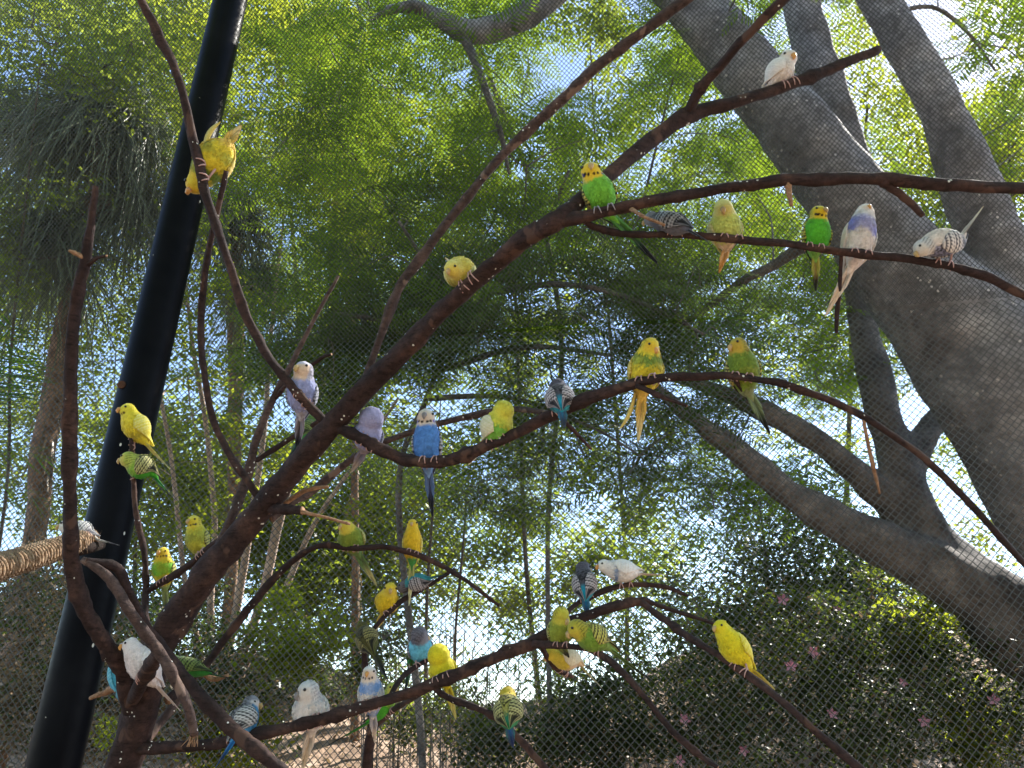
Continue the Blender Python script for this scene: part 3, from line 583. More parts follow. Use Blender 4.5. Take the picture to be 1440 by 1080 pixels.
# --- pale multi-stemmed tree behind the thick branch
bz = lambda x, y: float(ground_z(x, y))
bF = P(305, 985, 7.2); eF = empty('pale_stemmed_tree', (bF.x, bF.y, bz(bF.x, bF.y) - .1), 'tree with a fan of thin sunlit tan stems behind the diagonal branch', 'tree')
LF = []
for i, q in enumerate([[(300, 960, 15), (296, 850, 13), (302, 740, 11), (290, 600, 9), (270, 480, 7), (255, 330, 4)], [(312, 965, 17), (334, 850, 15), (352, 740, 13), (372, 600, 10), (380, 480, 8), (400, 300, 4)], [(325, 968, 18), (368, 840, 16), (402, 690, 20), (436, 590, 16), (490, 430, 10), (520, 280, 5)], [(290, 965, 12), (262, 830, 10), (240, 640, 8), (210, 480, 5)], [(335, 960, 14), (392, 850, 12), (440, 740, 10), (500, 650, 7), (560, 560, 5)]]):
    LF.append(limb(eF, 'stem', [(*eF.location, .06)] + [(*P(x, y, d), w/2.7*d/FPX) for (x, y, w), d in zip(q, np.linspace(7.1, 6.6, len(q)))], M['tanbark'], .06, 10, 30 + i, True))
leaf_crown(eF, [(370, 170, 190, 180, 6.0, 9.0, 85), (340, 560, 170, 190, 6.2, 9.0, 70), (540, 270, 150, 130, 6.2, 9.0, 50), (480, 690, 150, 80, 6.5, 8.5, 26)], LF, .33, 125, .066, M['broad'], M['tanbark'], flat=.45)
# --- shaggy palms on the left: trunk, skirt of hanging strap leaves
def shaggy_palm(label, base, trunk, tufts):
    b = P(*base); e = empty('shaggy_palm', (b.x, b.y, bz(b.x, b.y) - .1), label, 'palm', 'shaggy palms left of the aviary')
    L = limb(e, 'trunk', [(*e.location, trunk[0][2]/2*trunk[0][3]/FPX*1.15)] + [(*P(x, y, d), w/2*d/FPX) for x, y, w, d in trunk], M['palmtrunk'], .12, 14, 40, True)
    # torn fibre on the trunk
    n = 420; k = RNG.integers(0, len(L[0]), n); a = RNG.uniform(0, 6.283, n); r = L[1][k]
    b0 = L[0][k] + np.stack([np.cos(a)*r, np.sin(a)*r, RNG.normal(0, .05, n)], -1)
    b1 = b0 + np.stack([np.cos(a)*.05, np.sin(a)*.05, -RNG.uniform(.06, .22, n)], -1); w = np.stack([-np.sin(a), np.cos(a), 0*a], -1)*.008
    obj('trunk_fibre', mesh_from('trunk_fibre', np.stack([b0 - w, b0 + w, b1 + w*.4, b1 - w*.4], 1) - np.array(e.location), np.arange(n*4).reshape(n, 4), False, [M['dry']]), e, kind='stuff')
    for cx, cy, d, Ln, cnt in tufts:
        c = np.array(P(cx, cy, d)); a = RNG.uniform(0, 6.283, cnt); el = RNG.uniform(-.6, 1.3, cnt)
        D = np.stack([np.cos(a)*np.cos(el), np.sin(a)*np.cos(el), np.sin(el)], -1); LL = Ln*RNG.uniform(.35, 1.2, cnt)
        t = np.linspace(0, 1, 8); dp = RNG.uniform(.35, 1.1, cnt)
        Cv = c + D[:, None]*(t[None, :, None]*LL[:, None, None]*(1 - .45*t[None, :, None])) - np.array([0, 0, 1.])*((t**2)[None]*dp[:, None]*LL[:, None])[..., None]
        sd = np.stack([-np.sin(a), np.cos(a), RNG.normal(0, .3, cnt)], -1); sd /= np.linalg.norm(sd, axis=1)[:, None]
        wd = (.0075*(1 - t)**.6 + .0012)[None, :, None]; Cv = Cv + RNG.normal(0, .07, (cnt, 1, 3))*(t**1.5)[None, :, None]*3 + RNG.normal(0, .022, (cnt, 8, 3)) + RNG.normal(0, .05, (cnt, 1, 3))
        Va = Cv - sd[:, None]*wd; Vb = Cv + sd[:, None]*wd; V = np.stack([Va, Vb], 2).reshape(cnt, -1, 3)
        bs = (np.arange(cnt)[:, None]*16 + np.arange(7)[None]*2)[..., None]
        Fq = (bs + np.array([0, 1, 3, 2])).reshape(-1, 4)
        obj('leaf_head', mesh_from('leaf_head', V - np.array(e.location), Fq, True, [M['strap']]), e)
        i0 = int(np.argmin(np.linalg.norm(L[0] - c, axis=1))); q = L[0][i0]
        if np.linalg.norm(q - c) > .12:
            Cq = catmull(np.array([q, (q + c)/2 + np.array([0, 0, -.08]), c]), 5); V, Fq, cp = tube(Cq, np.linspace(.07, .06, len(Cq)), 10, .1, 2)
            obj('limb', mesh_from('limb', V - np.array(e.location), Fq, True, [M['palmtrunk']]), e)
shaggy_palm('tall shaggy palm with a dark mop of hanging leaves left of the post', (40, 930, 6.0), [(42, 800, 30, 6.0), (60, 640, 30, 6.0), (85, 500, 28, 6.0), (115, 360, 26, 6.0), (140, 240, 24, 6.0), (150, 170, 22, 6.0)], [(150, 170, 6.0, 1.2, 1300), (75, 340, 5.8, .95, 700), (190, 290, 6.2, .85, 500), (40, 180, 6.2, .9, 450)])
shaggy_palm('shaggy palm with fibrous tan trunk just right of the post', (322, 960, 7.6), [(325, 820, 18, 7.6), (330, 600, 19, 7.6), (332, 460, 22, 7.5), (330, 360, 22, 7.5), (328, 300, 20, 7.5)], [(328, 300, 7.5, .95, 700), (365, 400, 7.3, .8, 420)])
shaggy_palm('distant shaggy palm with a small dark mop above the sagging canopy', (505, 980, 8.4), [(500, 800, 11, 8.4), (495, 500, 11, 8.4), (488, 300, 11, 8.4), (484, 170, 11, 8.4)], [(484, 165, 8.4, .8, 600)])
# --- feather palm leaning in at the left edge
bP = P(-150, 900, 3.9); eP = empty('feather_palm', (bP.x, bP.y, bz(bP.x, bP.y) - .05), 'bright green feather palm fronds arching in low beside the post', 'palm')
LP = [limb(eP, 'stem', [(*eP.location, .05), (*P(-140, 760, 3.9), .045), (*P(-130, 640, 3.9), .03)], M['farbark'], .1, 10, 50, True)]
c0 = np.array(P(-130, 640, 3.9)); tg_ = np.array([tuple(P(x, y, d)) for x, y, d in [(35, 430, 3.8), (60, 470, 4.0), (120, 650, 4.3), (70, 720, 4.1)]])
D = tg_ - c0; Lf = np.linalg.norm(D, axis=1)*1.1; D[:, 2] += .25*Lf
obj('fronds', fronds('fronds', np.repeat(c0[None], len(D), 0), D, Lf, 24, .34, .006, M['palmleaf'], .28, eP.location), eP)
# --- background trees, each with its own stem and crown
def back_tree(label, base, stem, regs, n_each=270, size=.068, rc=.55, material='far', flat=.3, keep=.2):
    b = P(*base); e = empty('background_tree', (b.x, b.y, bz(b.x, b.y) - .1), label, 'tree', 'trees beyond the aviary')
    q = [(*e.location, stem[0][2]/6*stem[0][3]/FPX*1.2)] + [(*P(x, y, d), w/7*d/FPX) for x, y, w, d in stem]
    L = [limb(e, 'trunk', q, M['farbark'], .08, 10, 60, True)]
    leaf_crown(e, regs, L, rc, n_each, size, M[material], M['farbark'], flat=flat, keep=keep)
back_tree('olive leafed tree filling the top left behind the shaggy palm', (-60, 950, 10), [(-40, 700, 30, 10), (0, 400, 24, 10), (60, 150, 14, 10), (90, 0, 8, 10)], [(60, 130, 200, 190, 9, 12, 80), (60, 480, 180, 220, 9, 11, 70), (190, 60, 150, 110, 9.5, 12, 40)])
back_tree('thin-leaved tree half covering the shaggy palm head', (-10, 960, 5.4), [(0, 760, 16, 5.4), (15, 500, 14, 5.3), (40, 250, 10, 5.2), (60, 60, 5, 5.2)], [(60, 70, 170, 90, 4.9, 5.8, 26), (30, 300, 90, 150, 4.9, 5.6, 14), (190, 130, 90, 90, 5, 5.7, 10), (240, 420, 60, 120, 5.2, 6, 8)], n_each=90, size=.05, rc=.28)
back_tree('yellow-green tree glowing between post and long pale branch', (430, 980, 11), [(430, 750, 24, 11), (420, 450, 20, 11), (400, 200, 14, 11), (380, 20, 8, 11)], [(330, 90, 210, 150, 10, 13, 60), (520, 330, 200, 150, 10, 13, 60)], material='bright')
back_tree('tall leafy tree closing the view high above the middle', (880, 1000, 13), [(880, 800, 20, 13), (860, 500, 16, 13), (840, 250, 10, 13), (830, 60, 6, 13)], [(720, 90, 280, 130, 12, 15, 26), (950, 240, 200, 200, 12, 15, 70), (880, 560, 200, 150, 12, 15, 60), (700, 760, 260, 100, 11, 14, 70), (420, 640, 200, 130, 11, 14, 40)], size=.10, keep=.3)
back_tree('bushy tree filling the gaps under the sagging branch', (600, 1000, 8.6), [(600, 850, 16, 8.6), (610, 700, 12, 8.6), (620, 560, 6, 8.6)], [(620, 640, 190, 110, 7.8, 10, 60), (820, 660, 150, 100, 7.8, 10, 40), (520, 780, 130, 70, 7.8, 9.5, 26), (780, 800, 140, 70, 8, 10, 30), (300, 700, 130, 100, 7.8, 9.5, 26)], n_each=240, size=.082, rc=.45, keep=.35)
back_tree('dense green tree behind the fern-like boughs', (760, 990, 11), [(740, 800, 22, 11), (730, 550, 18, 11), (720, 300, 12, 11), (710, 120, 6, 11)], [(700, 400, 260, 170, 10, 13, 80), (640, 680, 240, 100, 10, 13, 60), (900, 330, 160, 170, 10, 13, 44)])
back_tree('broad green tree showing between the forked grey trunks', (1180, 960, 10.5), [(1190, 700, 26, 10.5), (1200, 400, 20, 10.5), (1220, 150, 12, 10.5)], [(1250, 230, 220, 230, 9, 12.5, 90), (1100, 500, 200, 160, 9.5, 12, 44)], material='bright')
back_tree('sunlit lime green tree behind the right-hand trunk', (1460, 960, 9), [(1450, 700, 26, 9), (1430, 350, 20, 9), (1410, 120, 10, 9)], [(1400, 160, 120, 200, 7.5, 10, 60), (1390, 60, 110, 90, 6.5, 9, 34), (1400, 640, 110, 130, 8, 10, 24)], material='bright')
back_tree('dark leafed tree standing over the flowering hedge', (1090, 1010, 8.5), [(1085, 920, 22, 8.5), (1080, 820, 18, 8.5), (1070, 720, 10, 8.5)], [(1080, 790, 170, 110, 7.6, 9.5, 54), (1240, 850, 130, 90, 7.5, 9, 34)], material='shrub', keep=.3)
back_tree('low leafy tree behind the pale stems', (200, 1000, 10), [(190, 900, 22, 10), (190, 780, 18, 10), (195, 660, 10, 10)], [(180, 690, 190, 110, 9, 12, 46), (420, 760, 190, 80, 9, 12, 50), (140, 870, 170, 50, 8, 10, 24)], size=.085)
back_tree('thin tree with hanging leaves above the bamboo', (640, 1010, 9.5), [(640, 900, 14, 9.5), (650, 780, 12, 9.5), (660, 660, 8, 9.5)], [(620, 820, 150, 90, 8.5, 10.5, 46), (820, 810, 150, 80, 8.5, 10.5, 34), (760, 690, 180, 80, 9, 11, 34), (480, 800, 120, 70, 8.5, 10.5, 26)], keep=.25, size=.085)
# --- bamboo thicket: one clump, every cane a part
bB = P(740, 1040, 6.6); eBm = empty('bamboo_thicket', (bB.x, bB.y, bz(bB.x, bB.y)), 'thicket of thin dry upright canes behind the lowest branch', 'bamboo')
cane = {}
for k in range(3):
    Cq = catmull(np.array([[0, 0, -.3], [.01*(k-1), .01, .6], [.03*(k-1), 0, 1.3], [.06*(k-1), .02, 1.9]]), 6); rr = np.linspace(.009, .003, len(Cq)); rr[3::4] *= 1.35
    V, Fq, cp = tube(Cq, rr, 6); cane[k] = [mesh_from('cane', V, Fq, True, [M['dry'] if False else m_]) for m_ in (M['tanbark'], M['farbark'], M['roughbark'])]
for k in range(170):
    x, y = random.uniform(520, 1000), 1040; d = random.uniform(5.6, 7.6); q = P(x, y, d)
    o = obj('cane', cane[k % 3][random.choice((0, 0, 1, 2))], eBm)
    o.location = Vector((q.x, q.y, bz(q.x, q.y))) - eBm.location; o.rotation_euler = (random.gauss(0, .06), random.gauss(0, .08), random.uniform(0, 6.28)); sc = random.uniform(.55, 1.05); o.scale = (sc, sc, sc)
Cb_ = sample_px([(660, 930, 150, 60, 5.8, 7.4, 26), (860, 930, 130, 70, 5.6, 7.2, 30), (740, 1010, 190, 50, 5.6, 7, 22)], .5)
obj('foliage', leaves_mesh('bamboo_foliage', clump_leaves(Cb_, np.full(len(Cb_), .26), 110, .2), .07, .2, M['far'], .22, .5, eBm.location), eBm)
# --- shrubs
def shrub(label, base, regs, n_each, size, material, rc=.24, flowers=0, group='shrubs along the bank', dry=0, aspect=.5):
    b = P(*base); e = empty('shrub', (b.x, b.y, bz(b.x, b.y) - .05), label, 'shrub', group)
    C = sample_px(regs, .6); o0 = np.array(e.location)
    obj('foliage', leaves_mesh('foliage', clump_leaves(C, rc*RNG.uniform(.6, 1.4, len(C)), n_each, .3), size, .3, M[material], aspect, .2, o0), e)
    if dry: obj('dead_leaves', leaves_mesh('dead_leaves', clump_leaves(C, rc*np.full(len(C), 1.1), dry, .3), size*.9, .2, M['dry'], .4, .4, o0), e)
    roots = np.array([[*o0]]); twigs_to(e, 'twigs', C, [(np.vstack([o0 + np.array([0, 0, z]) for z in np.linspace(0, .5, 6)]), None)], M['farbark'], .014)
    if flowers:
        V = []; Fq = []
        for k in range(5):
            a = 2*math.pi*k/5; d = np.array([math.cos(a), math.sin(a), .25]); s_ = np.array([-math.sin(a), math.cos(a), 0])
            V += [np.zeros(3), d*.016 + s_*.009, d*.030 + np.array([0, 0, .002]), d*.016 - s_*.009]; Fq.append(tuple(range(k*4, k*4+4)))
        fm = mesh_from('flower', V, Fq, False, [M['pink']])
        for (x, y, d) in flowers:
            o = obj('flower', fm, e); o.location = P(x, y, d) - e.location; o.rotation_euler = (math.radians(70) + random.gauss(0, .3), random.gauss(0, .3), random.uniform(-.5, .5)); sc = random.uniform(.9, 1.4); o.scale = (sc,)*3
    return e
shrub('dark hedge with scattered pink flowers under the leaning limb', (1160, 1110, 4.7), [(1130, 960, 190, 110, 4.6, 5.8, 60), (1330, 990, 150, 110, 4.4, 5.6, 46), (1010, 1010, 110, 90, 4.6, 5.8, 26)], 150, .05, 'shrub', .26, [(1101, 844, 4.5), (1113, 937, 4.4), (1143, 917, 4.5), (1170, 1004, 4.3), (1046, 1055, 4.3), (1177, 857, 4.6), (1300, 1015, 4.2), (962, 1012, 4.4), (955, 1070, 4.3), (1270, 960, 4.4), (1398, 985, 4.1)], dry=26)
shrub('wispy leggy bush poking up above the flowering hedge', (1200, 1085, 5.4), [(1060, 880, 120, 50, 5.0, 6.0, 16), (1230, 860, 90, 60, 5.0, 6.0, 14), (960, 930, 70, 40, 5.2, 6, 8)], 80, .045, 'far', .16, dry=14)
shrub('leafy bush with lime green sprays beneath the sunlit limb', (1345, 1080, 5.2), [(1310, 880, 70, 38, 4.8, 5.6, 14), (1390, 1015, 60, 50, 4.7, 5.3, 12)], 120, .055, 'bright', .18)
shrub('fresh green bush to the right of the pale stems', (395, 1070, 5.6), [(385, 915, 55, 45, 5.3, 5.9, 12), (330, 1050, 90, 40, 5.2, 5.8, 12), (430, 880, 60, 60, 5.5, 6.2, 10)], 110, .06, 'bright', .2)
shrub('dark glossy bush behind the white and yellow birds', (850, 1100, 5.0), [(850, 1010, 100, 70, 4.8, 5.6, 30), (700, 1060, 70, 40, 5, 5.6, 10)], 140, .055, 'shrub', .22, dry=10)
shrub('brown dying scrub behind the foot of the post', (60, 1080, 4.8), [(60, 960, 130, 110, 4.6, 5.6, 36), (210, 1010, 90, 70, 4.8, 5.6, 16), (30, 850, 90, 50, 5, 6, 12)], 60, .06, 'shrub', .26, dry=110, aspect=.3)
shrub('dusky undergrowth below the pale stems', (300, 1085, 6.0), [(180, 840, 160, 50, 6.4, 7.6, 16), (260, 930, 150, 60, 5.8, 7, 30), (480, 920, 130, 55, 6, 7.5, 30), (600, 980, 90, 50, 6, 7.2, 12), (120, 900, 120, 50, 5.6, 6.6, 16), (330, 1010, 110, 60, 5.5, 6.2, 14)], 170, .05, 'shrub', .24, dry=30)
shrub('weedy green tuft between post and perch tree', (165, 1085, 4.0), [(165, 1030, 18, 20, 3.9, 4.2, 5)], 60, .04, 'bright', .10)
# ------------------------------------------------------------------ budgerigars
def ellipsoid(c, ax, n=12, m=8):
    """ax: 3 vectors (already scaled)"""
    V = []; F = []
    for i in range(m + 1):
        th = math.pi * i / m
        for j in range(n):
            a = 2*math.pi*j/n
            V.append(c + ax[0]*(math.sin(th)*math.cos(a)) + ax[1]*(math.sin(th)*math.sin(a)) + ax[2]*math.cos(th))
    for i in range(m):
        for j in range(n): F.append((i*n+j, i*n+(j+1) % n, (i+1)*n+(j+1) % n, (i+1)*n+j))
    return np.array(V), F
class MB:
    def __init__(s): s.V = []; s.F = []; s.n = 0; s.C = []
    def add(s, V, F, c=None):
        V = np.asarray(V, float); s.V.append(V); s.F += [tuple(i + s.n for i in f) for f in F]; s.n += len(V)
        if c is not None: s.C.append(np.broadcast_to(np.asarray(c, float), (len(V), 3)))
    def mesh(s, name, o, mats, smooth=True):
        me = mesh_from(name, np.vstack(s.V) - o, s.F, smooth, mats)
        if s.C: set_col(me, np.vstack(s.C))
        return me
def set_col(me, C):
    at = me.color_attributes.new('Col', 'FLOAT_COLOR', 'POINT')
    at.data.foreach_set('color', np.concatenate([C, np.ones((len(C), 1))], 1).astype(np.float32).ravel())
def unit(v): v = np.asarray(v, float); return v / (np.linalg.norm(v) + 1e-12)
def sstep(a, b, x): t = np.clip((x - a) / (b - a), 0, 1); return t*t*(3 - 2*t)
def vnoise(p, sc, seed=0):
    return np.array([mnoise.noise(Vector((q[0]*sc + seed*7.3, q[1]*sc - seed*3.1, q[2]*sc))) for q in p])
def lerp(A, B, t): return A + (np.asarray(B) - A) * np.asarray(t)[:, None]

# plumage palettes; all colours as seen in neutral light
def pal(belly, head=None, mask=None, back=None, bar=None, wing=None, edge=None, tail=None, tip=None, rump=None, bands=(), spots=None, cheek=None, beak='horn', cere='cere_tan', leg='leg', prim=None, vent=None):
    def L(h):
        c = np.array(lin(h)); y = c @ np.array([.25, .65, .10]); return tuple((c + (y - c)*.02)*.84)
    belly = L(belly); head = L(head) if head else belly; mask = L(mask) if mask else head; back = L(back) if back else belly
    wing = L(wing) if wing else back; edge = L(edge) if edge else wing
    return dict(belly=belly, head=head, mask=mask, back=back, bar=L(bar) if bar else None, wing=wing, edge=edge,
                tail=L(tail) if tail else belly, tip=L(tip) if tip else (L(tail) if tail else belly), rump=L(rump) if rump else back,
                bands=[(a, b, L(c)) for a, b, c in bands], spots=L(spots) if spots else None, cheek=L(cheek) if cheek else None,
                beak=beak, cere=cere, leg=leg, prim=L(prim) if prim else wing, vent=L(vent) if vent else belly)
PAL = {
 'green':   pal('7cc63a', 'f2e27a', 'f6cf2e', 'c9c04a', '1e1a12', '2a2418', 'd8cc6a', '4a8a5a', '101420', '5fae3a', spots='15120c', cheek='3a3a8a', cere='cere_blue', leg='leg_grey'),
 'brightgreen': pal('5cc22c', 'f4e04a', 'f7d326', '8fb83a', '1c1a10', '2a2a18', 'c9c450', 'd9c15a', '2a2a18', '58b030', spots='141008', cheek='2a2a30', cere='cere_tan', vent='8cc456'),
 'lime':    pal('cfd76a', 'e8dd84', 'ecdc7a', 'd2cf74', None, 'c9bf70', 'e4dca0', 'e8b45c', 'd8a050', bands=[(-.6, .12, 'eccfa8')], beak='horn', vent='eccfa8'),
 'grey':    pal('77757f', '8a8890', '9a98a0', '55535c', '17161a', '1a191e', 'b4b2b8', '2a2a3a', '14141c', '55535c', cere='cere_tan'),
 'violet':  pal('f4e6de', 'f3e8e2', 'f6ddc8', 'f3e6de', None, 'f2e2d8', 'f8ece4', 'f6d9bc', 'f2cfae', bands=[(.50, .80, '8f8ed8')], beak='horn_orange', cere='cere_pink'),
 'whiteblue': pal('f2e6de', 'f0e6e0', 'f4e4d8', 'f2e8e2', None, 'f2e8e2', 'fbf4ee', 'f4dcc4', 'f0d0b0', rump='3c6fd0', beak='horn_orange', cere='cere_pink'),
 'greywhite': pal('ecdcd0', 'dcd6d2', 'e6dcd0', '8f93b4', '25242c', '44434e', 'f0e8e4', 'e6cdb8', 'f0d8b8', rump='9aa0d0', beak='horn'),
 'yellowolive': pal('e6cf54', 'eddc70', 'efd75e', 'd7c952', None, 'd2c65a', 'f2e6a0', 'ecd490', 'e8cfa0', bands=[(-.3, .25, 'dcb88a')]),
 'lavender': pal('a9aede', 'd2cce0', 'f0cfb4', 'a6a8c8', '4a4a5a', '5a5a6e', 'c8c8d8', '8a7a86', '1c1a22', beak='horn', cere='cere_tan', vent='c9c3cf'),
 'lavender2': pal('a6a6d4', 'aaa8d0', 'aaa8d0', '9c9cc4', None, '54546a', 'a0a0bc', '7a7a96', 'b8a69a', vent='a89aa4'),
 'blue':    pal('5c94e0', 'ece2da', 'f2dcc8', 'b8b8c4', '202028', '2a2a34', 'd8d4d8', '3d4a7a', '0e0e1a', spots='15131a', cheek='6a5ac8', cere='cere_blue', beak='horn_grey', leg='leg', vent='7aa0d4'),
 'curled':  pal('86cc4e', 'e8df4a', 'ecdf50', 'dcd44a', None, 'e6dfae', 'f4eccb', 'e6e2c4', 'f0ead0', '3fae3c', bands=[(.62, 1.2, 'e6dc48')]),
 'tealdark': pal('2fa6b8', '6a6674', '7a7684', '5a5660', '16151a', '24222a', 'd8ccd0', '1a6a90', '10203a', '1fb4d8', beak='horn'),
 'yellowgreen': pal('ecd22e', 'f0d53a', 'f2c834', '9a8e3a', '4a4620', 'cfae3a', 'eed878', 'f2c85c', 'f4dc96', bands=[(.60, .86, '7f9a3e'), (.2, .34, 'b8b43a')], beak='horn_orange', vent='f0c85a'),
 'olive':   pal('77912e', 'b2a23a', 'c9a83a', 'a9a04a', '22200f', '26230f', 'd4c870', '6f8a5a', '15160f', bands=[(-.4, .05, '8d9a6a'), (.25, .55, '8a9430')], vent='8d9a70'),
 'lutinospot': pal('f4dc32', 'f8e22c', 'fae440', 'f2da34', None, 'f4de40', 'fcf08a', 'f2e08a', 'f4e8b0', spots='3a2c10', beak='horn_orange', cere='cere_pink', bands=[(.08, .26, 'c9b83a')]),
 'greenb':  pal('57c234', 'c8d25a', 'dbd060', 'bcb85a', '1e1c10', '26241a', 'd6cf86', '2f8a3c', '101822', beak='horn', bands=[(.55, 1.2, 'a9c648')]),
 'greybar': pal('f0e8e0', 'e4e0de', 'efe6dc', 'd2cece', '2a2a30', '6c6a72', 'efe9e6', 'e2d6cc', '3a3a44', beak='horn'),
 'paleyg':  pal('d6cc40', 'f2dd4e', 'f6d83a', 'c9c24a', '3a3820', '5a5a30', 'd8d27a', 'd8d094', 'd0c890', spots='2a2418', cheek='3a3a40', bands=[(.45, .72, 'a9ae44')], cere='cere_pink', vent='d8d4a8'),
 'yellgreen': pal('e2c82c', 'f4d236', 'f6c832', 'a8b83a', '2a2a14', '3a3a1c', 'd0cc64', 'a9b87a', '22262a', spots='241c0c', cheek='4a4a50', bands=[(.42, .78, '7fc232')], beak='horn_orange', vent='a6c070'),
 'albino':  pal('f6e6e2', 'f8ecea', 'f8ecea', 'f4e4e0', None, 'f4e2de', 'fbf0ee', 'f4e0da', 'f2dcd4', beak='horn_orange', cere='cere_pink'),
 'sky':     pal('62c4de', '8a8690', '9c98a0', '58bcd8', '2a6a80', '4aa8c4', '8ad8e8', '3a9ab0', '12161c', vent='7ab8c4'),
 'darkgreen': pal('3a8a34', '6a8a3a', '8a9a3a', '3f6a2a', '161a10', '2c3418', '8a9a50', '1f5a30', '101420', rump='2f8a34'),
 'greyblue': pal('4f9fd8', '9a98a2', 'e6d8d2', '8a8892', '1c1b22', '2a2930', 'e2dede', '2a7fc4', '14386a', '1f8fe0', cere='cere_blue'),
 'whiteteal': pal('f4e8e2', 'e8e2e0', 'f0e4dc', 'dcd8d8', '7a7884', 'c9c4c4', 'f4eeea', 'ecd4b8', 'e8cba8', beak='horn_grey', bands=[(.80, .9, 'a8b4c0')]),
 'whitechest': pal('f6e8de', 'f6ece6', 'f4dcc8', 'e8e4e2', '6a6a78', 'd2ccce', 'f4ece8', '8f93ae', 'f0d4bc', bands=[(.60, .84, '7fa6e0'), (-.12, .1, '7fa6e0')], beak='horn_orange', cere='cere_pink', spots='3a3844'),
 'oliveback': pal('6a6a28', '6a6226', '7a6e2a', '5a5226', '1a180c', '231f12', 'a89a5c', '3a3a1c', '12120e', beak='horn'),
 'skybird': pal('74c8e2', '7c7682', '8e8892', '6e6874', '26242c', '3a3640', 'b8b0b8', '3a8a40', '14181a', beak='horn'),
 'lutino':  pal('f0dc14', 'f2de18', 'f4e020', 'ecd614', None, 'eed818', 'f6e660', 'd8c440', 'e0d074', beak='horn', cere='cere_pink'),
 'lutinoamber': pal('f4cc1c', 'f4d834', 'f2d040', 'f0c81c', None, 'f2cc28', 'f8e070', 'f0d070', 'f2dca0', beak='horn', cere='cere_tan'),
 'ambergreen': pal('f6c81e', 'f2d03a', 'f4cc30', 'e8c424', None, 'ecc83a', 'f6e890', 'f2dc84', 'f4e6ac', bands=[(-.4, .06, '4f9a4a')], vent='4f9a4a', cere='cere_tan'),
 'greenyellow': pal('8a9a34', 'e0cf4a', 'e8d24a', 'c0b446', None, '9a9a40', 'dcd488', '6a8a50', 'dfd08a', bands=[(.3, .62, '7c9434')], beak='horn', vent='7a9a58'),
 'tealflat': pal('3f9aa4', '77737c', '807c86', '64606a', '1c1a20', '26242a', 'c8c0c4', '2f8aa0', '1a4a5a'),
 'whitestripe': pal('f6ece6', 'f6ece6', 'f8eee4', 'f4eae4', None, 'f4e8e0', 'fbf4f0', 'f4dcc8', 'f2d6bc', bands=[(.58, .70, '6f8fbe')], beak='horn_orange', cere='cere_pink'),
 'preenl':  pal('96a034', 'd8c83c', 'dccb44', 'a8a03c', '2a2814', '4a4620', 'cfc870', '6a7a3a', '1e2014'),
 'preenr':  pal('7fa034', 'c2b43a', 'd8c23c', 'd2c24a', '1c1a0e', '2a2614', 'dccf62', '5a7a3a', '14160f', vent='8fae5a'),
 'pied':    pal('ecd24a', 'ecd648', 'ecd648', '86cc6a', None, 'e8d8b0', 'f2e6c8', 'cfd2a0', 'e0dcb8', bands=[(-.4, .42, 'eed0b0')], rump='6cc85a'),
 'barred':  pal('3f9a5c', 'dcc23a', 'e8cc3c', 'b8b05a', '1c1c10', '24240f', 'cfca86', '1f5a86', '0e1a4a', beak='horn', rump='2f8a6a'),
}

